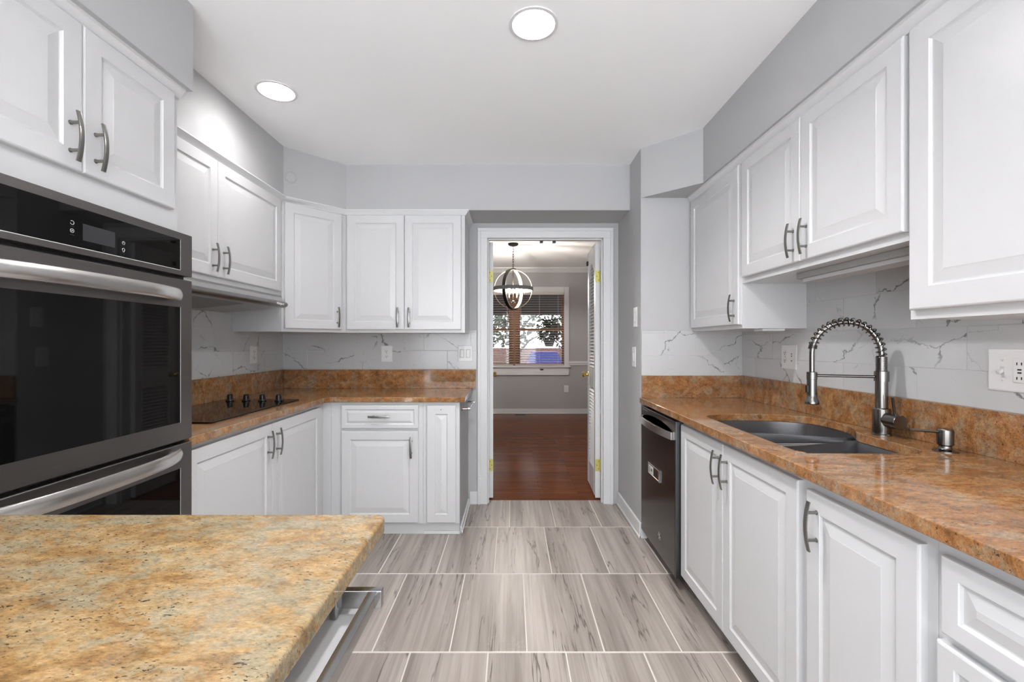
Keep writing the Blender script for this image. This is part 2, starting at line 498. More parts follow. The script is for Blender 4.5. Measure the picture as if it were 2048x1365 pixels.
# crown strips under the soffits
def crown(name, path, side):
    """path of (x,y); side +1 -> moulding to the left of travel"""
    prof = [(0, ZS-.036), (.008, ZS-.034), (.012, ZS-.026), (.022, ZS-.016), (.026, ZS-.008), (.030, ZS-.007), (.030, ZS), (0, ZS)]
    P = [V(x, y, 0) for x, y in path]; N = len(P)
    def off(i, d):
        ns = []
        for a, b in ((i-1, i), (i, i+1)):
            if 0 <= a and b < N:
                t = (P[b]-P[a]).normalized(); ns.append(V(-t.y, t.x, 0)*side)
        if len(ns) == 1: return P[i]+ns[0]*d
        n = (ns[0]+ns[1]).normalized(); return P[i]+n*(d/max(.3, n.dot(ns[0])))
    mb = MB()
    mb.sweep(P, lambda i: [off(i, d)+Z_*z for d, z in prof])
    struct(mb, name, M['trim'])
crown('trim_1', [(-1.222, YREAR), (-1.222, 1.648), (-1.45, 1.648)][:2], -1)
crown('trim_2', [(-1.45, 1.66), (-1.45, 2.846), (-1.157, 3.145), (-.326, 3.145), (-.326, YB)], -1)
crown('trim_3', [(1.15, YREAR), (1.15, 2.862)], 1)

# baseboards
def board(name, segs, mat='trim'):
    mb = MB()
    for (x0, x1, y0, y1, h) in segs:
        mb.box(x0, x1, y0, y1, 0, h, .004)
        ex = .006 if x1-x0 < y1-y0 else 0; ey = .006 if ex == 0 else 0
        mb.box(x0-ex, x1+ex, y0-ey, y1+ey, 0, .018, .004)
    struct(mb, name, M[mat])
board('baseboard_right', [(XS-.014, XS, YE-.014, YB-.02, .098), (XS, .86, YE-.014, YE, .098)])
board('baseboard_left', [(-.322, -.262, YB-.014, YB, .098), (-.335, -.322, 2.93, YB-.014, .045)])
board('baseboard_dining', [(-2.5, 2.2, DYB-.015, DYB, .085)])

# ------------------------------------------------------------------ recessed lamps
for k, (x, y) in enumerate(LAMPS):
    lab = ['round recessed ceiling light nearest the camera, in the middle of the ceiling',
           'smaller recessed ceiling light near the left soffit',
           'unseen recessed ceiling light added as fill, overhead left',
           'unseen recessed ceiling light added as fill, overhead right',
           'unseen recessed ceiling light added as fill, farthest behind the camera'][k]
    r = empty('recessed_ceiling_light', (x, y, HC), lab, 'ceiling light', 'recessed ceiling lights')
    mb = MB(); rr = .080
    prof = [(RL+.012, -.001), (RL+.011, -.005), (rr+.002, -.006), (rr, -.001), (rr-.004, .062), (rr, .066), (RL-.0005, .066), (RL-.0005, .0)]
    mb.sweep(prof+[prof[0]], lambda i: [V(x, y, HC)+V(math.cos(2*PI*q/40)*(prof+[prof[0]])[i][0], math.sin(2*PI*q/40)*(prof+[prof[0]])[i][0], (prof+[prof[0]])[i][1]) for q in range(40)], cap=False)
    mb.build('trim_ring', M['plate'], r)
    mb = MB(); mb.lathe((x, y, HC+.060), [(0, 0), (.0795, 0), (.0795, .005), (0, .005)], 36); mb.build('reflector', M['plate'], r)
    mb = MB(); mb.lathe((x, y, HC+.046), [(0, -.004), (.02, -.003), (.040, .0), (.052, .008), (.052, .014), (0, .014)], 36)
    mb.build('lens', M[('lamp', 'lamp_small', 'lamp_fill')[min(k, 2)]], r)

# ------------------------------------------------------------------ cabinets
def frame_of(face, o):
    """local frame for a face: o lower-left seen from the room"""
    o = Vector(o)
    if isinstance(face, str): return {'-x': (o, -Y_, Z_, -X_), '+x': (o, Y_, Z_, X_), '-y': (o, X_, Z_, -Y_)}[face]
    return (o, face[0], Z_, face[1])

def door_prof(t, fw, rise=.030):
    return [(0, 0), (0, t-.005), (.0015, t-.0018), (.005, t), (fw, t), (fw+.0015, t-.0025), (fw+.006, t-.006), (fw+.009, t-.0062),
            (fw+.009+rise, t-.0012), (fw+.0115+rise, t-.0005)]

def panel(parent, name, F, w, h, t=.019, fw=.055, rise=.030, mat='white'):
    mb = MB(); mb.rings(F, w, h, door_prof(t, fw, rise))
    return mb.build(name, M[mat], parent, smooth=False)

def pull(parent, F, a, b, vertical=True, t=.019, L=.137, mat='nickel'):
    """arched bar pull centred at (a,b) on the panel of frame F"""
    o, u, v, w = F
    c = o+u*a+v*b+w*t
    d, e = (v, u) if vertical else (u, v)
    mb = MB(); N = 17
    def ring(i):
        s = (i/(N-1)-.5)*2
        out = .0225+.0095*(1-s*s); ang = -math.atan(.019*s*2/L)
        q = c+d*(s*L/2); n = w*math.cos(ang)+d*math.sin(ang)*-1
        hw, ht = .0066, .0026
        return [q+w*out+e*sx*hw+n*sy*ht for sx, sy in ((-1, -.6), (-.6, -1), (.6, -1), (1, -.6), (1, .6), (.6, 1), (-.6, 1), (-1, .6))]
    mb.sweep(list(range(N)), ring)
    for sgn in (-1, 1):
        q = c+d*(sgn*.038)
        mb.cyl(q, q+w*.029, .0045, n=12)
        mb.cyl(q, q+w*.002, .0062, n=12)
    return mb.build('handle', M[mat], parent)

def carcass(parent, pts, z0, z1, name='body', mat='white'):
    mb = MB(); mb.prism(pts, z0, z1); return mb.build(name, M[mat], parent, smooth=False)
def rect(x0, x1, y0, y1): return [(x0, y0), (x1, y0), (x1, y1), (x0, y1)]

TOPD, BOTD = 2.131, 1.334       # wall doors
WB = 1.314                      # wall cabinet underside

# --- right wall cabinets
GW = 'white wall cabinets'; GB = 'white base cabinets'
r = empty('wall_cabinet', (1.31, 2.55, WB), 'tall narrow white wall cabinet with one door, against the end wall right of the doorway', 'cabinet', GW)
carcass(r, rect(1.15, XR-.004, 2.24, YE), WB, ZS)
F = frame_of('-x', (1.15, 2.846, BOTD)); d = panel(r, 'door', F, .598, TOPD-BOTD); pull(d, F, .560, .084)
r = empty('wall_cabinet', (1.31, 1.77, 1.537), 'short white double-door wall cabinet above the sink, raised bottom edge', 'cabinet', GW)
carcass(r, rect(1.15, XR-.004, 1.297, 2.239), 1.537, ZS)
F = frame_of('-x', (1.15, 2.215, 1.563)); d = panel(r, 'door', F, .449, TOPD-1.563); pull(d, F, .408, .088)
F = frame_of('-x', (1.15, 1.763, 1.563)); d = panel(r, 'door', F, .461, TOPD-1.563); pull(d, F, .036, .088)
r = empty('wall_cabinet', (1.31, .80, WB), 'large white wall cabinet nearest the camera at the right edge', 'cabinet', GW)
carcass(r, rect(1.15, XR-.004, .30, 1.296), WB-.006, ZS)
F = frame_of('-x', (1.15, 1.283, BOTD)); d = panel(r, 'door', F, .48, TOPD-BOTD, fw=.062)
F = frame_of('-x', (1.15, .797, BOTD)); d = panel(r, 'door', F, .48, TOPD-BOTD, fw=.062); pull(d, F, .04, .09)
# lamp strip under the sink cabinet
r = empty('under_cabinet_lamp', (1.28, 1.6, 1.5), 'grey strip lamp fixed under the short cabinet above the sink', 'lamp')
mb = MB(); mb.box(1.215, 1.33, 1.305, 1.92, 1.512, 1.537, .003); mb.build('housing', M['lampgrey'], r)
mb = MB(); mb.prism([(1.23, 1.31), (1.31, 1.31), (1.31, 1.90), (1.23, 1.90)], 1.498, 1.512); mb.build('diffuser', M['marblegrout'], r)
mb = MB(); mb.box(1.26, 1.375, 2.26, 2.34, 1.302, WB, .003)
tag(mb.build('puck_lamp', M['plate']), 'small flat white lamp under the narrow wall cabinet', 'lamp')

# --- left and back wall cabinets
r = empty('wall_cabinet', (-1.61, 2.2, 1.537), 'white double-door wall cabinet above the range hood', 'cabinet', GW)
carcass(r, rect(XL+.004, -1.45, 1.65, 2.838), 1.537, ZS)
F = frame_of('+x', (-1.45, 1.655, 1.563)); d = panel(r, 'door', F, .540, TOPD-1.563); pull(d, F, .500, .088)
F = frame_of('+x', (-1.45, 2.197, 1.563)); d = panel(r, 'door', F, .603, TOPD-1.563); pull(d, F, .040, .088)
r = empty('corner_wall_cabinet', (-1.5, 3.2, WB), 'white single-door wall cabinet set diagonally in the left corner', 'cabinet', GW)
carcass(r, [(XL, 2.840), (-1.45, 2.840), (-1.157, 3.145), (-1.157, YB), (XL, YB)], WB, ZS)
dv = (V(-1.157, 3.145, 0)-V(-1.45, 2.840, 0)).normalized(); dn = V(dv.y, -dv.x, 0)
F = frame_of((dv, dn), V(-1.45, 2.840, BOTD)+dv*.012); d = panel(r, 'door', F, .374, TOPD-BOTD); pull(d, F, .340, .084)
r = empty('wall_cabinet', (-.74, 3.31, WB), 'white double-door wall cabinet left of the doorway', 'cabinet', GW)
carcass(r, rect(-1.155, -.326, 3.145, YB), WB, ZS)
F = frame_of('-y', (-1.146, 3.145, BOTD)); d = panel(r, 'door', F, .4, TOPD-BOTD); pull(d, F, .358, .084)
F = frame_of('-y', (-.744, 3.145, BOTD)); d = panel(r, 'door', F, .394, TOPD-BOTD); pull(d, F, .034, .084)

# --- tall oven cabinet
r = empty('oven_cabinet', (-1.5, 1.25, 0), 'tall white cabinet housing the double oven, two doors above', 'cabinet')
mb = MB()
mb.box(XL+.004, -1.222, .85, 1.645, 1.632, ZS); mb.box(XL+.004, -1.222, .85, .868, .0, 1.632); mb.box(XL+.004, -1.222, 1.627, 1.645, 0, 1.632)
mb.box(XL+.004, -1.222, .868, 1.627, 0, .30)
mb.build('body', M['white'], r, smooth=False)
F = frame_of('+x', (-1.222, .862, 1.719)); d = panel(r, 'door', F, .402, TOPD-1.719+.006); pull(d, F, .365, .086)
F = frame_of('+x', (-1.222, 1.266, 1.719)); d = panel(r, 'door', F, .345, TOPD-1.719+.006); pull(d, F, .036, .086)

# --- right base cabinets
FX = .860
def toe(parent, x, y0, y1):
    mb = MB(); mb.box(x, x+.02, y0, y1, 0, .09); mb.build('toe_kick', M['toe'], parent, smooth=False)
r = empty('base_cabinet', (1.15, 1.78, 0), 'white double-door base cabinet under the sink, beside the dishwasher', 'cabinet', GB)
mb = MB(); mb.box(FX, FX+.02, 1.312, 2.246, .075, CB); mb.box(FX+.02, XR-.004, 1.312, 1.33, .075, CB); mb.box(FX+.02, XR-.004, 2.228, 2.246, .075, CB); mb.box(FX+.02, XR-.004, 1.33, 2.228, .075, .095)
mb.build('body', M['white'], r, smooth=False); toe(r, .93, 1.312, 2.246)
F = frame_of('-x', (FX, 2.238, .085)); d = panel(r, 'door', F, .446, .752); pull(d, F, .410, .652)
F = frame_of('-x', (FX, 1.790, .085)); d = panel(r, 'door', F, .466, .752); pull(d, F, .034, .652)
r = empty('base_cabinet', (1.15, 1.1, 0), 'white base cabinet with one door right of the sink cabinet', 'cabinet', GB)
carcass(r, rect(FX, XR-.004, .906, 1.311), .075, CB); toe(r, .93, .906, 1.311)
F = frame_of('-x', (FX, 1.286, .085)); d = panel(r, 'door', F, .357, .740); pull(d, F, .046, .650)
r = empty('drawer_cabinet', (1.15, .55, 0), 'white drawer base cabinet in the lower right corner', 'cabinet', GB)
carcass(r, rect(FX, XR-.004, .25, .905), .075, CB); toe(r, .93, .25, .905)
for z0, z1 in ((.672, .825), (.40, .654), (.085, .385)):
    F = frame_of('-x', (FX, .884 if z0 > .5 else .893, z0)); d = panel(r, 'drawer', F, .56, z1-z0, fw=.036, rise=.022); pull(d, F, .28, (z1-z0)/2, False)

# --- left and back base cabinets
LX = -1.217
r = empty('base_cabinet', (-1.5, 2.3, 0), 'white double-door base cabinet under the cooktop', 'cabinet', GB)
carcass(r, [(XL+.004, 1.65), (LX, 1.65), (LX, 2.905), (-1.164, 2.905), (-1.164, YB-.004), (XL+.004, YB-.004)], .075, CB)
mb = MB(); mb.box(-1.31, -1.29, 1.65, 2.905, 0, .09); mb.box(-1.31, -1.164, 2.928, 2.95, 0, .085); mb.build('toe_kick', M['toe'], r)
F = frame_of('+x', (LX, 1.66, .086)); d = panel(r, 'door', F, .596, .752); pull(d, F, .553, .655)
F = frame_of('+x', (LX, 2.258, .086)); d = panel(r, 'door', F, .570, .752); pull(d, F, .036, .655)
BY = 2.905
r = empty('base_cabinet', (-.9, 3.2, 0), 'white base cabinet with a drawer over a door, under the back worktop', 'cabinet', GB)
carcass(r, rect(-1.163, -.571, BY, YB-.004), .075, CB)
mb = MB(); mb.box(-1.163, -.571, 2.928, 2.95, 0, .085); mb.build('toe_kick', M['toe'], r)
F = frame_of('-y', (-1.093, BY, .692)); d = panel(r, 'drawer', F, .495, .150, fw=.026, rise=.012); pull(d, F, .247, .078, False)
F = frame_of('-y', (-1.093, BY, .086)); d = panel(r, 'door', F, .495, .590); pull(d, F, .452, .488)
r = empty('spice_cabinet', (-.45, 3.2, 0), 'narrow white base cabinet with a slim panel, beside the doorway', 'cabinet', GB)
carcass(r, rect(-.570, -.336, BY, YB-.004), .075, CB)
mb = MB(); mb.box(-.336, -.334, BY, YB, .0, CB); mb.build('side_panel', M['wall'], r)
mb = MB(); mb.box(-.570, -.336, 2.928, 2.95, 0, .085); mb.box(-.570, -.336, 2.916, 2.928, 0, .02, .004); mb.build('toe_kick', M['toe'], r)
F = frame_of('-y', (-.545, BY, .086)); d = panel(r, 'door', F, .188, .754, fw=.054, rise=.026)
mb = MB(); mb.lathe((-.452, BY-.0185, .814), [(0, 0), (.003, 0), (.003, .002), (0, .002)], 12, (0, -1, 0)); mb.build('screw_hole', M['dark'], d)

# ------------------------------------------------------------------ worktops
sink_out = [(.955, 1.415), (1.26, 1.415), (1.30, 1.43), (1.325, 1.465), (1.331, 1.52), (1.330, 1.70), (1.338, 1.745), (1.372, 1.80), (1.402, 1.86), (1.418, 1.93),
            (1.420, 2.00), (1.411, 2.07), (1.380, 2.125), (1.32, 2.165), (1.24, 2.19), (1.10, 2.20), (1.01, 2.195), (.955, 2.172), (.925, 2.13), (.918, 2.06), (.915, 1.50), (.922, 1.455), (.935, 1.428)]
def smoothloop(P, n=4):
    out = []
    N = len(P)
    for i in range(N):
        p0, p1, p2, p3 = (V(*P[(i+k-1) % N], 0) for k in range(4))
        for j in range(n):
            t = j/n
            q = .5*((2*p1)+(p2-p0)*t+(2*p0-5*p1+4*p2-p3)*t*t+(3*p1-p0-3*p2+p3)*t**3)
            out.append((q.x, q.y))
    return out
SL = smoothloop(sink_out)
r = empty('countertop', (1.15, 1.5, CB), 'orange granite worktop along the right wall with a sink cut-out', 'countertop')
mb = curve_slab([(.816, .2), (XR, .2), (XR, YE), (.822, YE), (.816, YE-.006)], [SL], CB, CT, .0025); mb.build('slab', M['granite'], r)
mb = MB(); mb.box(1.452, XR, .2, YE-.02, CT, 1.036, .002); mb.build('upstand', M['granite'], r)
mb = MB(); mb.box(XS+.003, 1.474, YE-.02, YE, CT, 1.034, .002); mb.build('upstand', M['granite'], r)
r = empty('countertop', (-1.2, 2.9, CB), 'L-shaped orange-brown granite worktop in the left corner under the cooktop', 'countertop')
mb = curve_slab([(XL, 1.647), (-1.18, 1.647), (-1.18, 2.855), (-1.16, 2.878), (-.304, 2.878), (-.298, 2.884), (-.298, YB), (XL, YB)], [], CB, CT, .004); mb.build('slab', M['granite'], r)
mb = MB(); mb.box(-1.748, -.275, YB-.02, YB, CT, 1.038, .002); mb.build('upstand', M['granite'], r)
mb = MB(); mb.box(XL, -1.75, 1.647, YB, CT, 1.038, .002); mb.build('upstand', M['granite'], r)
def rounded(x0, x1, y0, y1, r, n=6):
    L = []
    for cx, cy, a in ((x1-r, y0+r, -PI/2), (x1-r, y1-r, 0), (x0+r, y1-r, PI/2), (x0+r, y0+r, PI)):
        for k in range(n+1): L.append((cx+r*math.cos(a+k*PI/2/n), cy+r*math.sin(a+k*PI/2/n)))
    return L
r = empty('island', (-.7, .55, 0), 'kitchen island with a golden granite top in the lower left corner', 'island')
mb = curve_slab(rounded(-1.15, -.252, .22, .912, .022), [], CB, CT, .006); mb.build('worktop', M['granite2'], r)
mb = MB(); mb.box(-1.12, -.45, .26, .70, .09, CB); mb.build('body', M['white'], r, smooth=False)
mb = MB(); mb.box(-1.08, -.49, .30, .66, 0, .09); mb.build('toe_kick', M['toe'], r, smooth=False)
# white pull-out board with a square chrome bar along its edge
mb = MB(); mb.box(-.452, -.240, .27, .752, .778, .800, .002); sh = mb.build('pull_out_board', M['white'], r)
mb = MB(); mb.box(-.231, -.2155, .30, .734, .820, .840, .0012); mb.build('handle', M['satin'], sh)
for y in (.728, .30):
    mb = MB(); mb.box(-.288, -.2095, y-.004, y+.010, .812, .841, .0015); mb.box(-.290, -.276, y-.016, y+.022, .800, .846, .004); mb.build('bracket', M['satin'], sh)

# ------------------------------------------------------------------ marble backsplashes
def splash(name, F, w, h, u0, v0, label, offs=lambda r: .5*(r % 2)):
    mb = MB(); mb.obox(F, 0, w, 0, h, 0, .004)
    o = mb.build(name, M['marblegrout'], None, smooth=False)
    tag(o, label, 'backsplash', 'marble tile backsplashes')
    mb = MB(); tiles(mb, F, w, h, .36, .1437, u0, v0, .0016, .0055, offs)
    mb.build('tile_face', M['marble'], o, smooth=False)
splash('tile_backsplash', (V(XR-.001, YE-.006, 1.036), -Y_, Z_, -X_), YE-.26, .501, 1.412, .1165, 'white veined marble tile backsplash behind the sink on the right wall')
splash('tile_backsplash', (V(XS+.003, YE, 1.034), X_, Z_, -Y_), XR-XS-.003, .284, .346, .126, 'white marble tile backsplash on the end wall beside the doorway wall')
splash('tile_backsplash', (V(XL+.001, 1.65, 1.038), Y_, Z_, X_), YB-1.65, .46, .3, .15, 'white marble tile backsplash on the left wall behind the cooktop')
splash('tile_backsplash', (V(XL+.006, YB, 1.038), X_, Z_, -Y_), 1.496, .303, .73, .145, 'white marble tile backsplash under the cabinets left of the doorway')

# ------------------------------------------------------------------ sink
r = empty('kitchen_sink', (1.15, 1.8, .66), 'dark steel double-bowl sink set under the right worktop', 'sink')
def bowl(yf, name, depth):
    """bowl from a loop: walls down with rounded bottom"""
    loop = [(x, y) for x, y in SL if yf(y)]
    cx = sum(p[0] for p in loop)/len(loop); cy = sum(p[1] for p in loop)/len(loop)
    prof = [(1.004, CB-.001), (1.0, CB-.02), (.985, CB-depth*.75), (.95, CB-depth*.93), (.86, CB-depth), (.3, CB-depth-.004), (.001, CB-depth-.006)]
    mb = MB(); R = []
    for k, z in prof:
        R.append([mb.bm.verts.new((cx+(x-cx)*k, cy+(y-cy)*k, z)) for x, y in loop])
    n = len(loop)
    for A, B in zip(R, R[1:]):
        for j in range(n): mb.bm.faces.new((A[j], A[(j+1) % n], B[(j+1) % n], B[j]))
    o = mb.build(name, M['sink'], r)
    mb = MB(); mb.lathe((cx, cy, CB-depth-.004), [(0, 0), (.03, 0), (.044, .004), (.046, .002), (.046, 0)], 24); mb.build('drain', M['bright'], o)
bowl(lambda y: y > 1.79, 'bowl', .20)
bowl(lambda y: y < 1.77, 'bowl', .17)
mb = MB(); mb.box(.91, 1.385, 1.766, 1.796, .70, .842, .008); mb.build('divider', M['sink'], r)

# ------------------------------------------------------------------ faucet and soap pump
fx, fy = 1.398, 1.70; hx, hy = 1.185, 1.775
r = empty('kitchen_faucet', (fx, fy, CT), 'tall brushed nickel spring faucet behind the sink', 'faucet')
mb = MB(); mb.lathe((fx, fy, CT), [(0, 0), (.031, 0), (.031, .004), (.0285, .006), (.0285, .096), (.0265, .1), (.020, .102), (.020, .205), (.0195, .207)], 32)
mb.build('body', M['faucet'], r)
mb = MB(); mb.lathe((fx, fy, 1.096), [(.019, 0), (.0235, .0005), (.0235, .038), (.019, .039)], 32); mb.build('collar', M['faucet'], r)
mb = MB(); pr = [(.018, 0)]
for k in range(9): pr += [(.0185, .001+k*.006), (.0185, .004+k*.006), (.0165, .005+k*.006), (.0165, .0062+k*.006)]
mb.lathe((fx, fy, 1.135), pr+[(.012, .056)], 28); mb.build('sleeve', M['faucet'], r)
A0 = V(fx, fy, 1.185); dirv = V(hx-fx, hy-fy, 0); Rr = dirv.length/2; dirn = dirv.normalized()
path = [A0+Z_*z for z in (0, .012)]
zc = 1.197
for k in range(0, 41):
    a = PI*k/40; path.append(V(fx, fy, zc)+dirn*(Rr-Rr*math.cos(a))+Z_*(math.sin(a)*.126))
for z in (.02, .045, .07): path.append(V(hx, hy, zc-z))
mb = MB(); mb.tube(path, .0095, 14); mb.build('hose', M['faucet'], r)
# spring coil around the hose
cum = [0]
for a, b in zip(path, path[1:]): cum.append(cum[-1]+(b-a).length)
def at(s):
    for i in range(len(path)-1):
        if cum[i+1] >= s:
            t = (s-cum[i])/(cum[i+1]-cum[i]); q = path[i].lerp(path[i+1], t)
            tn = (path[min(i+2, len(path)-1)]-path[max(i-1, 0)]).normalized(); return q, tn
    return path[-1], (path[-1]-path[-2]).normalized()
side = dirn.cross(Z_); spts = []
Ltot = cum[-1]-.085; turns = 19; NP = turns*12
ends = Ltot*.94
for k in range(NP+1):
    s = k/NP*ends; q, tn = at(s); nn = tn.cross(side)
    a = 2*PI*turns*k/NP
    spts.append(q+side*(math.cos(a)*.0155)+nn*(math.sin(a)*.0155))
for k in range(1, 37):
    s = ends+k*.00045; q, tn = at(s); nn = tn.cross(side); a = 2*PI*k/12
    spts.append(q+side*(math.cos(a)*.0135)+nn*(math.sin(a)*.0135))
mb = MB(); mb.tube(spts, .0026, 7); mb.build('spring', M['faucet'], r)
mb = MB(); mb.cyl((fx, fy, 1.113), (hx, hy, 1.113), .0055, n=14); mb.build('support_rod', M['faucet'], r)
mb = MB(); mb.lathe((hx, hy, 1.0), [(0, .004), (.021, .004), (.0245, 0), (.0255, .004), (.0245, .014), (.019, .026), (.0175, .04), (.0175, .098), (.0185, .099), (.0185, .126), (.012, .128), (.0, .128)], 30)
o = mb.build('spray_head', M['faucet'], r)
mb = MB(); mb.box(hx-.023, hx-.016, hy-.008, hy+.008, 1.045, 1.075, .003); mb.build('spray_button', M['blackplastic'], o)
mb = MB(); mb.lathe((fx, fy, .954), [(.02, 0), (.021, .03), (.0265, .034), (.0265, .082), (.025, .084), (0, .084)], 30, (0, -1, 0)); o = mb.build('valve_cap', M['faucet'], r)
mb = MB(); mb.tube([(fx-.002, fy-.062, .977), (fx-.010, fy-.066, 1.010), (fx-.018, fy-.07, 1.043)], [.0042, .0048, .0052], 12); mb.build('lever', M['faucet'], o)
r = empty('soap_dispenser', (1.39, 1.442, CT), 'brushed nickel soap pump in the worktop right of the faucet', 'soap dispenser')
mb = MB(); mb.lathe((1.39, 1.442, CT), [(0, 0), (.032, 0), (.032, .003), (.019, .008), (.0165, .012), (.0165, .018), (.0215, .022), (.0215, .066), (.018, .072), (0, .073)], 28); mb.build('body', M['faucet'], r)
mb = MB(); mb.tube([(1.375, 1.446, .955), (1.33, 1.452, .958), (1.288, 1.458, .960)], [.0046, .0046, .0046], 12); mb.build('spout', M['faucet'], r)

# ------------------------------------------------------------------ dishwasher
r = empty('dishwasher', (1.15, 2.55, 0), 'black steel dishwasher between the end wall and the sink cabinet', 'dishwasher')
DWX = .822
mb = MB(); mb.box(.865, XR-.02, 2.255, 2.855, .09, CB-.006); mb.build('tub', M['blackplastic'], r)
mb = MB(); mb.box(DWX, .864, 2.262, 2.856, .062, .846, .006); o = mb.build('door', M['dwdark'], r)
mb = MB(); mb.box(DWX-.001, .866, 2.248, 2.262, .062, .848, .003); mb.build('edge_strip', M['dwedge'], o)
# bowed bar handle with its dark recess
mb = MB(); N = 15
def ringd(i):
    s = (i/(N-1)-.5)*2; q = V(DWX-.012-.022*(1-s*s), 2.559-s*.272, .768)
    return [q+V(a, 0, b) for a, b in ((-.004, -.019), (.004, -.019), (.004, .019), (-.004, .019))]
mb.sweep(list(range(N)), ringd)
for s in (-1, 1): mb.box(DWX-.016, DWX+.002, 2.559+s*.272-.006, 2.559+s*.272+.006, .749, .787)
mb.build('handle', M['bright'], o)
mb = MB(); P = [V(DWX-.0012, 2.559-math.cos(PI*k/20)*.262, .776+math.sin(PI*k/20)*.040) for k in range(21)]
mb.poly(P); bmesh.ops.solidify(mb.bm, geom=mb.bm.faces[:], thickness=.001); mb.build('handle_recess', M['dwrecess'], o)
mb = MB(); mb.box(.93, .95, 2.25, 2.86, 0, .06); mb.build('toe_panel', M['blackplastic'], r)
# brand mark low on the door: a small pale star-like logo
mb = MB()
for a in (0, PI/3, 2*PI/3):
    F = (V(DWX-.0006, 2.50, .168), -Y_*math.cos(a)+Z_*math.sin(a), Y_*math.sin(a)+Z_*math.cos(a), -X_)
    mb.obox(F, -.022, .022, -.0018, .0018, 0, .0008)
mb.build('logo', M['icon'], o)
for k in range(3):
    mb = MB(); mb.box(DWX-.0008, DWX, 2.79-k*.03, 2.798-k*.03, .828, .832); mb.build('indicator_mark', M['icon'], o)
r = empty('magnetic_sign', (DWX, 2.58, .5), 'small silver slider sign stuck on the black dishwasher', 'magnet')
F = (V(DWX-.0005, 2.685, .468), -Y_, Z_, -X_)
mb = MB(); mb.rings(F, .20, .066, [(0, 0), (0, .006), (.002, .008), (.006, .008), (.008, .005)]); mb.build('frame', M['chrome'], r)
mb = MB(); mb.obox(F, .10, .16, .012, .054, .0052, .0072, .001); mb.build('slider', M['blackplastic'], r)
mb = MB(); mb.obox(F, .018, .095, .012, .054, .0052, .0062); mb.build('label_field', M['plate'], r)
mb = MB()
for a in (.026, .033, .040): mb.obox(F, a, a+.0035, .016, .050, .0062, .0066)
mb.lathe(F[0]+F[1]*.066+F[2]*.033+F[3]*.0062, [(0, 0), (.010, 0), (.010, .0005), (0, .0005)], 16, F[3]); mb.build('printed_mark', M['dark'], r)

# ------------------------------------------------------------------ double oven
OX = -1.165
r = empty('double_oven', (-1.4, 1.25, .3), 'built-in dark stainless double wall oven with black glass doors', 'oven')
mb = MB(); mb.box(-1.72, -1.20, .872, 1.622, .305, 1.628); mb.build('body', M['blackplastic'], r)
mb = MB(); mb.box(-1.221, -1.196, .868, 1.641, .302, 1.629); mb.build('face_flange', M['blackplastic'], r)
mb = MB(); mb.box(-1.20, OX, .868, 1.642, 1.480, 1.630, .002); cp = mb.build('control_panel', M['steel'], r)
mb = MB(); mb.box(OX-.004, OX+.0008, .90, 1.5815, 1.499, 1.605); mb.build('glass_panel', M['blackglass'], cp)
mb = MB(); mb.box(OX, OX+.0006, .90, 1.5840, 1.497, 1.4985); mb.box(OX, OX+.0006, 1.5822, 1.5840, 1.497, 1.605); mb.build('bright_edge', M['edgewhite'], cp)
mb = MB(); mb.box(OX+.0004, OX+.0014, 1.222, 1.321, 1.520, 1.565); mb.build('display', M['grey_screen'], cp)
def iconring(y, z, rad, a0, a1):
    mb = MB(); pts = [V(OX+.0012, y+rad*math.cos(a0+(a1-a0)*k/20), z+rad*math.sin(a0+(a1-a0)*k/20)) for k in range(21)]
    mb.tube(pts, .0007, 5); return mb
iconring(1.192, 1.560, .0050, -PI*.9, PI*.75).build('icon', M['icon'], cp)
mb = iconring(1.192, 1.5385, .0050, 0, 2*PI); mb.box(OX+.0008, OX+.0014, 1.1905, 1.1935, 1.537, 1.540); mb.build('icon', M['icon'], cp)
mb = iconring(1.350, 1.541, .0046, 0, 2*PI); mb.box(OX+.0008, OX+.0014, 1.3492, 1.3508, 1.541, 1.546); mb.build('icon', M['icon'], cp)
mb = iconring(1.350, 1.521, .0040, -PI*.25, PI*1.25); mb.tube([V(OX+.0012, 1.3472, 1.518), V(OX+.0012, 1.3485, 1.514), V(OX+.0012, 1.3515, 1.514), V(OX+.0012, 1.3528, 1.518)], .0007, 5); mb.build('icon', M['icon'], cp)
for y, z in ((1.192, 1.5505), (1.192, 1.5275), (1.35, 1.533), (1.35, 1.510)):
    mb = MB(); mb.box(OX+.0006, OX+.0012, y-.006, y+.006, z-.0006, z+.0006); mb.build('icon_caption', M['grey_screen'], cp)
def oven_door(z0, z1, wz0, wz1, hz):
    mb = MB(); F = (V(-1.196, .868, z0), Y_, Z_, X_)
    mb.rings(F, .773, z1-z0, [(0, 0), (0, .029), (.002, .031), (.03, .031)], cap=True); d = mb.build('door', M['steel'], r)
    mb = MB(); mb.box(OX-.003, OX+.0009, .935, 1.5815, wz0, wz1); g = mb.build('window', M['blackglass'], d)
    mb = MB(); mb.box(OX, OX+.0007, 1.5822, 1.5840, wz0-.002, wz1); mb.build('bright_edge', M['edgewhite'], d)
    mb = MB(); N = 41
    def rg(i):
        s = math.sin(PI*(i/(N-1)-.5)); out = OX+.012+.052*(1-abs(s)**3.2); q = V(out, 1.245+s*.325, hz)
        e = max(0, (abs(s)-.945)/.055); k = max(.12, math.sqrt(max(0, 1-e*e)))
        return [q+V(.008*math.cos(a)*1.0, 0, .0215*k*math.sin(a)) for a in [2*PI*j/16 for j in range(16)]]
    mb.sweep(list(range(N)), rg)
    for s in (-1, 1): mb.box(OX-.002, OX+.020, 1.245+s*.318-.012, 1.245+s*.318+.004, hz-.010, hz+.010, .003)
    mb.build('handle', M['bright'], d)
oven_door(.896, 1.466, .962, 1.367, 1.406)
oven_door(.312, .884, .38, .800, .856)

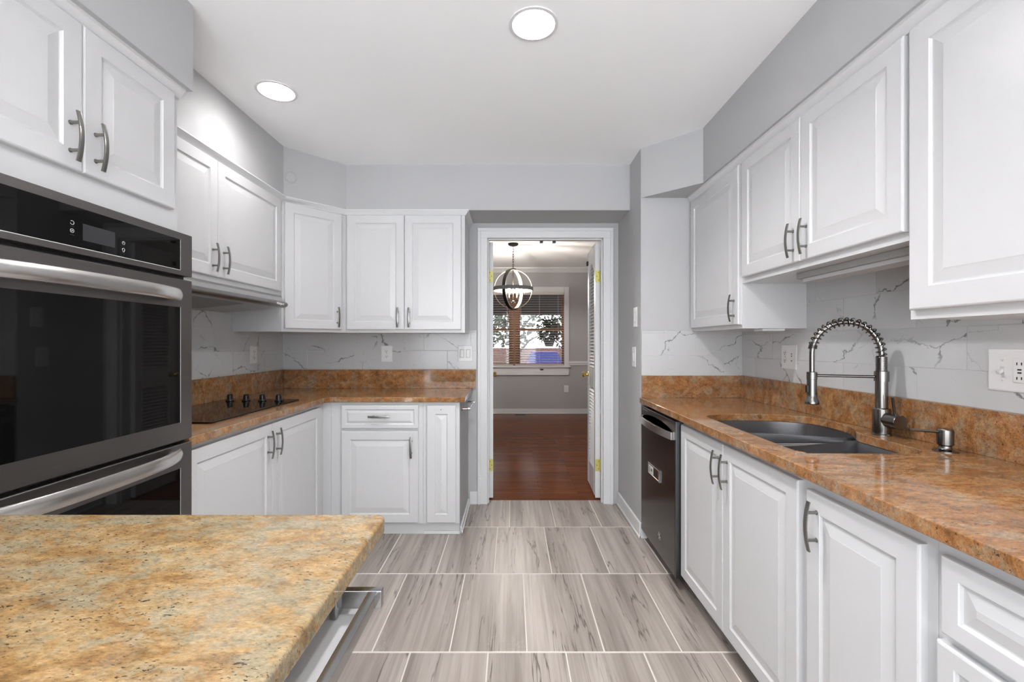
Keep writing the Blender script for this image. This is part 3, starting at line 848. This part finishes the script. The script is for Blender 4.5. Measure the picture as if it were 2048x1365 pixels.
# ------------------------------------------------------------------ range hood
r = empty('range_hood', (-1.6, 2.2, 1.43), 'slim stainless range hood under the left wall cabinet', 'range hood')
mb = MB()
mb.sweep([0, 1], lambda i: [V(a, (1.66, 2.772)[i], b) for a, b in ((XL+.006, 1.428), (XL+.006, 1.536), (-1.44, 1.536), (-1.415, 1.520), (-1.405, 1.497), (-1.405, 1.462))])
mb.build('canopy', M['hood'], r)
mb = MB(); R_ = [V(-1.410+.030*math.cos(a), 0, 1.478+.0185*math.sin(a)) for a in [-PI/2+PI*k/10 for k in range(11)]]+[V(-1.416, 0, 1.4965), V(-1.416, 0, 1.4595)]
mb.sweep([0, 1], lambda i: [q+Y_*(1.66, 2.778)[i] for q in R_]); rail = mb.build('front_rail', M['hoodrail'], r)
mb = MB(); mb.sweep([0, 1], lambda i: [V(a, (1.72, 2.45)[i], b) for a, b in ((XL+.07, 1.4295), (XL+.07, 1.431), (-1.46, 1.456), (-1.46, 1.4545))]); mb.build('mesh_filter', M['mesh'], r)
text_mesh('Whirlpool', .0205, (V(-1.3795, 2.685, 1.477), Y_, Z_, X_), shear=.25).build('lettering', M['whiteprint'], rail)

# ------------------------------------------------------------------ cooktop
r = empty('cooktop', (-1.5, 2.35, CT), 'black glass electric cooktop set in the left worktop', 'cooktop')
mb = curve_slab(rounded(-1.735, -1.285, 1.93, 2.735, .012), [], CT+.0005, CT+.0075, .002); mb.build('glass_top', M['blackglass'], r)
for i in range(4):
    kx = -1.655+i*.0955
    mb = MB(); mb.lathe((kx, 2.645, CT+.0075), [(0, 0), (.0215, 0), (.0225, .003), (.021, .008), (.0165, .011), (.0150, .032), (.013, .034), (0, .034)], 24); k_ = mb.build('knob', M['blackplastic'], r)
    mb = MB(); mb.box(kx-.0045, kx+.0045, 2.625, 2.665, CT+.018, CT+.047, .002); mb.build('knob_grip', M['blackplastic'], k_)

# ------------------------------------------------------------------ switches and outlets
GO = 'white wall outlets and switches'
def plate(name, label, F, w, h, cat):
    r = empty(name, F[0], label, cat, GO)
    o, u, v, n = F
    F2 = (o-u*(w/2)-v*(h/2), u, v, n)
    mb = MB(); mb.rings(F2, w, h, [(0, 0), (0, .003), (.003, .0055), (.006, .006)]); mb.build('cover_plate', M['plate'], r)
    return r
def duplex(r, F, du=0.):
    o, u, v, n = F
    for s in (-1, 1):
        c = o+u*du+v*(s*.0205)
        mb = MB(); mb.lathe(c+n*.0055, [(0, 0), (.0155, 0), (.0155, .0022), (.0145, .003), (0, .003)], 20, n); q = mb.build('receptacle', M['plate'], r)
        mb = MB(); FF = (c+n*.0083, u, v, n)
        mb.obox(FF, -.0075, -.0050, -.003, .006, 0, .0008); mb.obox(FF, .0050, .0075, -.002, .006, 0, .0008)
        mb.lathe(c+n*.0083-v*.008, [(0, 0), (.003, 0), (.003, .0008), (0, .0008)], 10, n); mb.build('slot', M['dark'], q)
    mb = MB(); mb.lathe(o+u*du+n*.006, [(0, 0), (.0028, 0), (.0024, .0012), (0, .0014)], 10, n); mb.build('screw', M['nickel'], r)
FY = lambda x, z, y=YB-.0055: (V(x, y, z), X_, Z_, -Y_)
FL = lambda y, z: (V(XL+.0055, y, z), Y_, Z_, X_)
FR = lambda y, z, x=XR-.0055: (V(x, y, z), -Y_, Z_, -X_)
f = FL(3.075, 1.161); duplex(plate('wall_outlet', 'white duplex outlet on the left marble wall beyond the cooktop', f, .078, .122, 'outlet'), f)
f = FY(-.962, 1.159); duplex(plate('wall_outlet', 'white duplex outlet in the middle of the back marble wall', f, .086, .124, 'outlet'), f)
def rocker(r, F, du):
    o, u, v, n = F
    FF = (o+u*(du-.0165)-v*.033+n*.0055, u, v, n)
    mb = MB(); mb.rings(FF, .033, .066, [(0, 0), (0, .0015), (.0015, .002), (.003, .001)]); q = mb.build('switch_bezel', M['marblegrout'], r)
    mb = MB(); mb.rings((FF[0]+u*.003+v*.003, u, v, n), .027, .060, [(0, 0), (.0005, .003), (.002, .0045)]); mb.build('rocker', M['plate'], q)
f = FY(-.357, 1.161); q = plate('light_switch', 'white double rocker switch beside the door casing', f, .114, .122, 'switch'); rocker(q, f, -.0235); rocker(q, f, .0235)
f = FR(2.988, 1.413, XS-.0002); q = plate('light_switch', 'upper white switch on the grey wall right of the doorway', f, .078, .130, 'switch'); rocker(q, f, 0)
f = FR(3.022, 1.149, XS-.0002); q = plate('light_switch', 'lower white switch on the grey wall right of the doorway', f, .078, .132, 'switch'); rocker(q, f, 0)
f = FR(2.378, 1.168); q = plate('wall_outlet', 'white outlet plate with a jack, left of the faucet', f, .128, .130, 'outlet'); duplex(q, f, -.028)
mb = MB()
for zz in (-.02, .004, .016): mb.lathe(f[0]+f[1]*.026+f[2]*zz+f[3]*.006, [(0, 0), (.0035, 0), (.003, .0012), (0, .0014)], 10, f[3])
mb.build('jack', M['dark'], q)
f = FR(1.321, 1.1595); q = plate('wall_outlet', 'white plate with a toggle switch and safety outlet at the right edge', f, .126, .125, 'outlet')
mb = MB(); mb.obox(f, -.027, -.015, -.012, .012, .0058, .0064); mb.build('toggle_slot', M['marblegrout'], q)
mb = MB(); FF = (f[0]+f[1]*-.021+f[3]*.006, f[1], (f[2]*.8-f[3]*.6).normalized(), (f[3]*.8+f[2]*.6).normalized())
FF = (f[0]+f[1]*-.021+f[3]*.004, f[1], (f[2]+f[3]*.55).normalized(), (f[3]-f[2]*.55).normalized())
mb.obox(FF, -.004, .004, -.004, .004, 0, .017, .001); mb.build('toggle', M['plate'], q)
mb = MB(); mb.obox(f, .010, .044, -.034, .034, .0058, .0085, .001); g = mb.build('safety_receptacle', M['plate'], q)
mb = MB()
for zz in (.021, -.021):
    mb.obox(f, .019, .0215, zz-.004, zz+.004, .0085, .0092); mb.obox(f, .031, .0335, zz-.004, zz+.004, .0085, .0092)
mb.obox(f, .022, .032, .002, .006, .0085, .0095); mb.obox(f, .022, .032, -.007, -.003, .0085, .0095)
mb.build('slot', M['dark'], g)
for zz in (.03, -.03):
    mb = MB(); mb.lathe(f[0]+f[1]*-.021+f[2]*zz+f[3]*.0058, [(0, 0), (.0035, 0), (.003, .0012), (0, .0014)], 12, f[3]); mb.build('screw', M['marblegrout'], q)
# round blank cover on the diagonal soffit
c = V(-1.44, 2.842, 0).lerp(V(-1.153, 3.136, 0), .06); c.z = 2.302
sd = (V(-1.153, 3.136, 0)-V(-1.44, 2.842, 0)).normalized(); sn = V(sd.y, -sd.x, 0)
mb = MB(); mb.lathe(c+sd*.02, [(0, 0), (.037, 0), (.036, .004), (.028, .007), (.026, .0055), (0, .006)], 28, sn)
tag(mb.build('cover_cap', M['wall']), 'round grey blank cover on the angled soffit corner', 'cover')

# small towel rail on the spice cabinet's side
r = empty('hand_towel_bar', (-.31, 3.1, .80), 'small chrome and clear towel bar on the grey cabinet side', 'towel bar')
for y in (2.99, 3.32):
    mb = MB(); mb.lathe((-.334, y, .805), [(0, 0), (.018, 0), (.018, .006), (.008, .010), (.008, .040), (.013, .044), (.013, .062), (0, .064)], 20, (1, 0, 0)); mb.build('bracket', M['chrome'], r)
mb = MB(); mb.cyl((-.281, 2.985, .805), (-.281, 3.325, .805), .0055, n=14); mb.build('bar', M['glass'], r)

# ------------------------------------------------------------------ doorway: casing, jambs, doors
mb = MB()
cw = .076
def casing_prof(w): return
for x0, x1 in ((DX0-cw, DX0), (DX1, DX1+cw)):
    inner = DX0 if x0 < 0 and x1 < .1 else DX1
    mb.box(x0, x1, YB-.014, YB, 0, DZ+.0005, .003)
    ox = x0 if inner == DX0 else x1
    mb.box(min(ox, ox+(.024 if inner == DX0 else -.024)), max(ox, ox+(.024 if inner == DX0 else -.024)), YB-.022, YB-.012, 0, DZ+cw-.0245, .004)
mb.box(DX0-cw, DX1+cw, YB-.014, YB, DZ, DZ+cw, .003)
mb.box(DX0-cw, DX1+cw, YB-.022, YB-.012, DZ+cw-.024, DZ+cw, .004)
struct(mb, 'trim_4', M['trim'])
mb = MB()
mb.box(DX0-.02, DX0, YB-.002, YB+.102, 0, DZ+.02); mb.box(DX1, DX1+.02, YB-.002, YB+.102, 0, DZ+.02); mb.box(DX0, DX1, YB-.002, YB+.102, DZ, DZ+.02)
mb.box(DX0, DX0+.010, YB+.015, YB+.05, 0, DZ, .002); mb.box(DX1-.010, DX1, YB+.015, YB+.05, 0, DZ, .002); mb.box(DX0, DX1, YB+.015, YB+.05, DZ-.010, DZ, .002)
struct(mb, 'trim_5', M['trim'], smooth=False)
mb = MB(); mb.box(DX0-.085, DX0-.005, YB+.1, YB+.118, 0, DZ+.08); mb.box(DX1+.005, DX1+.085, YB+.1, YB+.118, 0, DZ+.08); mb.box(DX0-.085, DX1+.085, YB+.1, YB+.118, DZ+.005, DZ+.08)
struct(mb, 'trim_6', M['trim'], smooth=False)
for x in (.222, .322):
    mb = MB(); mb.box(x, x+.026, YB+.055, YB+.085, DZ-.022, DZ, .002)
    tag(mb.build('door_catch', M['blackplastic']), 'black roller catch on the door head, %s one' % ('left' if x < .25 else 'right'), 'catch', 'black door catches')

def louver_door(name, hx, ang, sgn, label_):
    """leaf hinged at x=hx on the dining side; ang from +Y, sgn -1 left leaf / +1 right leaf"""
    h = V(hx, YB+.104, .012); Wd, T, Hh = .447, .035, 2.03
    u = V(math.sin(ang), math.cos(ang), 0); w = V(-u.y, u.x, 0)*(1 if sgn > 0 else -1)
    if sgn < 0: w = V(u.y, -u.x, 0)
    # w points into the doorway view (towards the other leaf)
    F = (h, u, Z_, w)
    r = empty(name, h, None, None, None, 'structure')
    mb = MB()
    mb.obox(F, 0, .075, 0, Hh, 0, T, .002); mb.obox(F, Wd-.075, Wd, 0, Hh, 0, T, .002)
    mb.obox(F, .075, Wd-.075, 0, .20, 0, T); mb.obox(F, .075, Wd-.075, .86, 1.02, 0, T)
    # arched top rail
    N = 14; bot = []
    for k in range(N+1):
        s = k/N; a = .075+s*(Wd-.15); bot.append((a, 1.82+.075*math.sin(PI*s)**1.5))
    A = [[mb.bm.verts.new(h+u*a+Z_*z+w*d) for a, z in bot+[(Wd-.075, Hh), (.075, Hh)]] for d in (0, T)]
    mb.bm.faces.new(A[0]); mb.bm.faces.new(A[1]); n = len(A[0])
    for j in range(n): mb.bm.faces.new((A[0][j], A[0][(j+1) % n], A[1][(j+1) % n], A[1][j]))
    mb.build('leaf_frame', M['trim'], r, smooth=False)
    mb = MB()
    for z0, z1 in ((.205, .855), (1.025, 1.89)):
        k = 0; z = z0+.012
        while z < z1:
            t1 = (w*.030+Z_*-.022).normalized(); t2 = u.cross(t1)
            c0 = h+Z_*z+w*(T/2)
            FF = (c0+u*.07, u, t1, t2)
            if z > 1.80: e0, e1 = .06, Wd-.20
            else: e0, e1 = 0, Wd-.14
            mb.obox(FF, e0, e1, -.019, .019, -.003, .003)
            z += .028
    mb.build('louver', M['trim'], r, smooth=False)
    for z in (.26, 1.76):
        mb = MB(); F3 = (h+Z_*z, u, Z_, w)
        mb.obox(F3, -.006, -.001, -.045, .045, .004, T-.002, .001)
        mb.cyl(h+Z_*(z-.045)+u*-.004+w*-.003, h+Z_*(z+.045)+u*-.004+w*-.003, .006, n=12)
        q = mb.build('hinge', M['hinge'], r)
        mb = MB()
        for zz in (-.03, 0, .03):
            c0 = h+Z_*(z+zz)-u*.006+w*(.012 if zz else .024); mb.lathe(c0, [(0, 0), (.0035, 0), (.0035, .0008), (0, .0008)], 8, -u)
        mb.build('hinge_screw', M['dark'], q)
    mb = MB(); F3 = h+u*(Wd-.05)+Z_*.955
    mb.lathe(F3+w*T, [(0, 0), (.024, 0), (.024, .004), (.010, .008), (.009, .022), (.020, .032), (.0245, .044), (.019, .055), (0, .058)], 22, w); mb.build('knob', M['brass'], r)
    if sgn > 0:
        mb = MB(); mb.obox(F, Wd-.03, Wd-.005, Hh-.11, Hh-.075, T, T+.012, .002); mb.build('catch_strike', M['blackplastic'], r)
    return r
# right leaf: face towards -x; left leaf: face towards +x
louver_door('door_1', DX1-.004, math.radians(2.0), 1, '')
louver_door('door_2', DX0+.002, math.radians(-6.0), -1, '')

# ------------------------------------------------------------------ dining room shell
WX0, WX1, WZ0, WZ1 = -.93, 1.01, .80, 2.20     # window opening incl. casing
ox0, ox1, oz0, oz1 = -.86, .925, .845, 2.14     # glazed opening
mb = MB(); mb.box(-2.6, -2.5, YB+.1, DYB+.15, 0, DHC); struct(mb, 'wall_dining_left', M['dwall'])
mb = MB(); mb.box(2.2, 2.3, YB+.1, DYB+.15, 0, DHC); struct(mb, 'wall_dining_right', M['dwall'])
mb = MB(); mb.box(-2.5, ox0, DYB, DYB+.15, 0, DHC); mb.box(ox1, 2.2, DYB, DYB+.15, 0, DHC); mb.box(ox0, ox1, DYB, DYB+.15, 0, oz0); mb.box(ox0, ox1, DYB, DYB+.15, oz1, DHC)
struct(mb, 'wall_dining_back', M['dwall'])
mb = MB(); mb.box(-2.5, DX0-.03, YB+.1, YB+.11, 0, DHC); mb.box(DX1+.03, 2.2, YB+.1, YB+.11, 0, DHC); mb.box(DX0-.03, DX1+.03, YB+.1, YB+.11, DZ+.02, DHC)
struct(mb, 'wall_dining_front', M['dwall'])
mb = MB(); mb.box(-2.6, 2.3, YB+.1, DYB+.15, DHC, DHC+.05); struct(mb, 'ceiling_dining', M['ceiling'])
# crown, chair rail
mb = MB(); pr = [(0, -.085), (.008, -.085), (.012, -.075), (.040, -.030), (.052, -.022), (.056, 0), (0, 0)]
mb.sweep([0, 1], lambda i: [V((-2.5, 2.2)[i], DYB-a, DHC+b) for a, b in pr]); struct(mb, 'trim_7', M['trim'])
mb = MB(); mb.box(1.01, 2.2, DYB-.014, DYB, .855, .925, .003); mb.box(1.01, 2.2, DYB-.024, DYB, .885, .903, .004); struct(mb, 'trim_8', M['trim'])

# window
r = empty('window_1', (.03, DYB, .74), None, None, None, 'structure')
mb = MB()
mb.box(ox1, WX1, DYB-.018, DYB, oz0, WZ1+.03, .003); mb.box(WX0, ox0, DYB-.018, DYB, oz0, WZ1+.03, .003); mb.box(ox0+.0005, ox1-.0005, DYB-.018, DYB, oz1, WZ1+.03, .003)
mb.build('casing', M['trim'], r)
mb = MB(); mb.box(WX0-.02, WX1+.02, DYB-.055, DYB+.02, .815, .845, .006); mb.build('sill', M['trim'], r)
mb = MB(); mb.box(WX0, WX1, DYB-.018, DYB, .735, .815, .003); mb.box(WX0, WX1, DYB-.028, DYB, .680, .735, .006); mb.build('apron', M['trim'], r)
mb = MB(); mb.box(.50, .56, DYB-.022, DYB-.017, .765, .79); mb.build('sill_latch', M['dark'], r)
mb = MB(); mb.box(-.012, .118, DYB+.03, DYB+.12, oz0, oz1, .004); mb.build('mullion', M['sashwood'], r)
for a, b in ((ox0, -.012), (.118, ox1)):
    mb = MB()
    for z0, z1, yy in ((oz0, 1.50, DYB+.05), (1.46, oz1, DYB+.085)):
        mb.box(a, a+.035, yy, yy+.03, z0, z1); mb.box(b-.035, b, yy, yy+.03, z0, z1)
        mb.box(a+.035, b-.035, yy, yy+.03, z0, z0+.04); mb.box(a+.035, b-.035, yy, yy+.03, z1-.04, z1)
    s_ = mb.build('sash', M['sashwood'], r, smooth=False)
    mb = MB(); mb.box(a+.035, b-.035, DYB+.062, DYB+.066, oz0+.04, 1.46); mb.box(a+.035, b-.035, DYB+.097, DYB+.101, 1.50, oz1-.04); mb.build('pane', M['glass'], s_)

# blinds, one per half of the window
for k, (a, b) in enumerate(((ox0+.006, .035), (.062, ox1-.006))):
    r = empty('window_blind', ((a+b)/2, DYB-.02, oz0), ['open horizontal slat blind on the left half of the dining window', 'open horizontal slat blind on the right half of the dining window'][k], 'blind', 'dining window blinds')
    mb = MB(); mb.box(a, b, DYB-.035, DYB+.015, oz1-.05, oz1-.002, .003); mb.build('headrail', M['blind'], r)
    mb = MB(); z = oz0+.030; nn = 0
    while z < oz1-.06:
        F = (V(a, DYB-.008, z), X_, V(0, math.cos(.10), math.sin(.10)), V(0, -math.sin(.10), math.cos(.10)))
        mb.obox(F, 0, b-a, -.024, .024, -.0016, .0016); z += .042
    mb.build('slats', M['blind'], r, smooth=False)
    mb = MB(); mb.box(a, b, DYB-.032, DYB+.014, oz0+.004, oz0+.020, .003); mb.build('bottom_rail', M['blind'], r)
    mb = MB()
    for s in (.12, .5, .88):
        x = a+(b-a)*s; mb.box(x-.002, x+.002, DYB-.034, DYB-.032, oz0+.01, oz1-.05)
    mb.build('ladder_cord', M['blind'], r)
mb = MB(); mb.box(.06, .24, DYB-.13, DYB-.03, 0, .004); 
r = tag(mb.build('floor_register', M['iron']), 'dark floor vent under the dining room window', 'vent')
f = FY(.964, .44, DYB-.0002); q = plate('wall_outlet', 'small white outlet low on the far dining room wall', f, .075, .118, 'outlet'); duplex(q, f)

# ------------------------------------------------------------------ chandelier
cx, cy, cz = .022, 6.0, 1.962
r = empty('orb_chandelier', (cx, cy, DHC), 'dark metal orb chandelier with lit candle bulbs in the dining room', 'chandelier')
mb = MB(); mb.lathe((cx, cy, DHC), [(0, 0), (.070, 0), (.070, -.008), (.058, -.026), (.03, -.036), (0, -.038)], 28); mb.build('canopy', M['iron'], r)
mb = MB(); z = DHC-.040; k = 0
while z > cz+.285:
    pts = []
    for j in range(16):
        a = 2*PI*j/16; dx, dz = .009*math.cos(a), .021*math.sin(a)
        pts.append(V(cx+(dx if k % 2 else 0), cy+(0 if k % 2 else dx), z-.018+dz))
    mb.tube(pts, .0032, 6, True); z -= .034; k += 1
mb.build('chain', M['iron'], r)
def band(name, axis_ang, rad, wid, thick, mat_out, mat_in, horizontal=False, sz=1.06):
    """flat ribbon ring; vertical rings contain the z axis, plane turned by axis_ang"""
    u = V(math.cos(axis_ang), math.sin(axis_ang), 0); n = V(-u.y, u.x, 0)
    def mk(r0, r1, mat, nm, par):
        mb = MB(); N = 64
        def rg(i):
            a = 2*PI*i/N; out = []
            for rr, ww in ((r0, -wid/2), (r1, -wid/2), (r1, wid/2), (r0, wid/2)):
                if horizontal: out.append(V(cx+math.cos(a)*rr, cy+math.sin(a)*rr, cz+ww))
                else: out.append(V(cx, cy, cz)+u*(math.cos(a)*rr)+Z_*(math.sin(a)*rr*sz)+n*ww)
            return out
        mb.sweep(list(range(N)), rg, closed=True); return mb.build(nm, M[mat], par)
    o = mk(rad-thick, rad, mat_out, name, r)
    mk(rad-thick-.003, rad-thick, mat_in, 'inner_lining', o)
band('ring', math.radians(62), .262, .046, .014, 'iron', 'ironlight')
band('ring', math.radians(2), .256, .040, .003, 'ironlight', 'ironlight', sz=1.02)
band('ring', 0, .268, .048, .005, 'bandgrey', 'ironlight', True)
mb = MB(); mb.cyl((cx, cy, cz+.28), (cx, cy, cz-.20), .006, n=10); mb.ball((cx, cy, cz-.17), .022)
for k in range(4):
    a = PI/4+PI/2*k; d = V(math.cos(a), math.sin(a), 0)
    mb.tube([V(cx, cy, cz-.17), V(cx, cy, cz-.185)+d*.03, V(cx, cy, cz-.17)+d*.06, V(cx, cy, cz-.13)+d*.075], .0045, 8)
    mb.lathe(V(cx, cy, cz-.13)+d*.075, [(0, 0), (.018, .002), (.019, .006), (.011, .008), (.011, .012)], 14)
mb.build('arm', M['iron'], r)
for k in range(4):
    a = PI/4+PI/2*k; q = V(cx, cy, cz-.12)+V(math.cos(a), math.sin(a), 0)*.075
    mb = MB(); mb.cyl(q, q+Z_*.085, .010, n=14); c_ = mb.build('candle_sleeve', M['bulbglass'], r)
    mb = MB(); mb.lathe(q+Z_*.085, [(0, 0), (.008, 0), (.0155, .018), (.0165, .030), (.010, .055), (.003, .075), (0, .078)], 16); mb.build('bulb', M['bulb'], c_)

# ------------------------------------------------------------------ outside the dining window
mb = MB(); mb.box(-30, 30, DYB+.2, 60, -.75, -.60); struct(mb, 'ground', M['ground'])
r = empty('porch_roof', (0, 9.4, 1.9), 'dark brown porch roof outside the dining window', 'roof', None, None)
mb = MB(); mb.box(-5, 5, DYB+.16, 10.6, 2.42, 2.52); mb.build('soffit', M['porch'], r)
mb = MB(); mb.box(-5, 5, 10.5, 10.62, 1.90, 2.45); mb.build('fascia', M['porch'], r)
mb = MB(); mb.box(-4.4, -4.2, 10.46, 10.66, -.6, 1.9); mb.build('post', M['porch'], r)
mb = MB(); mb.box(4.2, 4.4, 10.46, 10.66, -.6, 1.9); mb.build('post', M['porch'], r)
mb = MB(); mb.box(-14, 14, 24.0, 24.3, -.6, .98)
tag(mb.build('brick_wall', M['brick']), 'low red brick wall beyond the porch', 'brick wall')
# hanging planter
px_, py_ = .82, 9.8
r = empty('hanging_planter', (px_, py_, 1.2), 'dark hanging planter with leafy plant outside the window', 'planter')
mb = MB(); mb.lathe((px_, py_, 1.17), [(0, 0), (.085, 0), (.125, .12), (.13, .14), (.118, .14), (.11, .12), (0, .12)], 20); mb.build('pot', M['pot'], r)
mb = MB()
for k in range(3):
    a = 2*PI*k/3; mb.cyl((px_+.12*math.cos(a), py_+.12*math.sin(a), 1.30), (px_, py_, 2.0), .003, n=5)
mb.cyl((px_, py_, 2.0), (px_, py_, 2.42), .004, n=5); mb.build('hanger', M['pot'], r)
def foliage(c, rx, ry, rz, n, size, mat, parent):
    mb = MB()
    for _ in range(n):
        while True:
            q = V(random.uniform(-1, 1), random.uniform(-1, 1), random.uniform(-1, 1))
            if q.length < 1: break
        p = V(c[0]+q.x*rx, c[1]+q.y*ry, c[2]+q.z*rz)
        a = V(random.uniform(-1, 1), random.uniform(-1, 1), random.uniform(-.8, .8)).normalized(); b = a.orthogonal().normalized()
        L = size*random.uniform(.6, 1.3); wd = L*.28
        mb.poly([p, p+a*L*.5+b*wd, p+a*L, p+a*L*.5-b*wd])
    return mb.build('foliage', M[mat], parent, smooth=False)
foliage((px_, py_, 1.52), .27, .22, .28, 420, .10, 'leaf', r)
# tree and shrubs
def tree(x, y, h, rx, n, mat, label, name='tree'):
    r = empty(name, (x, y, -.6), label, 'tree', 'trees beyond the porch')
    mb = MB(); mb.tube([(x, y, -.6), (x+.08, y, h*.35), (x-.05, y, h*.7)], [.14, .10, .05], 8)
    for k in range(7):
        a = 2.1*k; zz = h*(.25+.07*k)
        mb.tube([(x+.05, y, zz), (x+rx*.5*math.cos(a), y+rx*.4*math.sin(a), zz+.5), (x+rx*.9*math.cos(a), y+rx*.8*math.sin(a), zz+.7)], [.05, .03, .01], 6)
    mb.build('trunk', M['bark'], r)
    foliage((x, y, h*.66), rx, rx*.8, h*.36, n, .22, mat, r)
tree(-1.4, 17.5, 3.2, 1.4, 700, 'leaf', 'green tree left of the window mullion')
tree(.10, 14.6, 3.3, .95, 420, 'leafgrey', 'pale thin tree right of the window mullion')
tree(2.3, 18.5, 3.3, .85, 560, 'leaf', 'dark green tree behind the hanging planter')
# parked car
kx, ky, kz = 1.55, 21.6, -.6
r = empty('parked_car', (kx, ky, kz), 'violet parked car seen beyond the porch', 'car')
mb = MB()
secs = [(-1.9, .42, .78, .70), (-1.75, .32, .92, .80), (-.9, .30, .98, .82), (.9, .30, .98, .82), (1.7, .32, .86, .80), (1.95, .42, .70, .66)]
def cs(i):
    y, z0, z1, w = secs[i]
    return [V(kx+a*w, ky+y, kz+b) for a, b in ((-1, z0+.08), (-.9, z0), (.9, z0), (1, z0+.08), (1, z1-.12), (.9, z1), (-.9, z1), (-1, z1-.12))]
mb.sweep(secs, cs); mb.build('body', M['carpaint'], r)
mb = MB(); cab = [(-1.3, .93, .72, .95), (-.75, .96, .60, 1.42), (.4, .96, .60, 1.42), (1.1, .93, .72, .96)]
mb.sweep(cab, lambda i: [V(kx+a*cab[i][2], ky+cab[i][0], kz+b) for a, b in ((-1.1, .92), (1.1, .92), (1, cab[i][3]), (-1, cab[i][3]))]); mb.build('cabin_glass', M['carglass'], r)
mb = MB(); mb.box(kx-.58, kx+.58, ky-.72, ky+.38, kz+1.41, kz+1.45, .015); mb.build('roof', M['carpaint'], r)
for sx in (-.76, .76):
    for sy in (-1.2, 1.25):
        mb = MB(); mb.lathe((kx+sx-.09, ky+sy, kz+.31), [(0, 0), (.20, 0), (.31, .02), (.31, .16), (.20, .18), (0, .18)], 20, (1, 0, 0)); mb.build('wheel', M['tyre'], r)
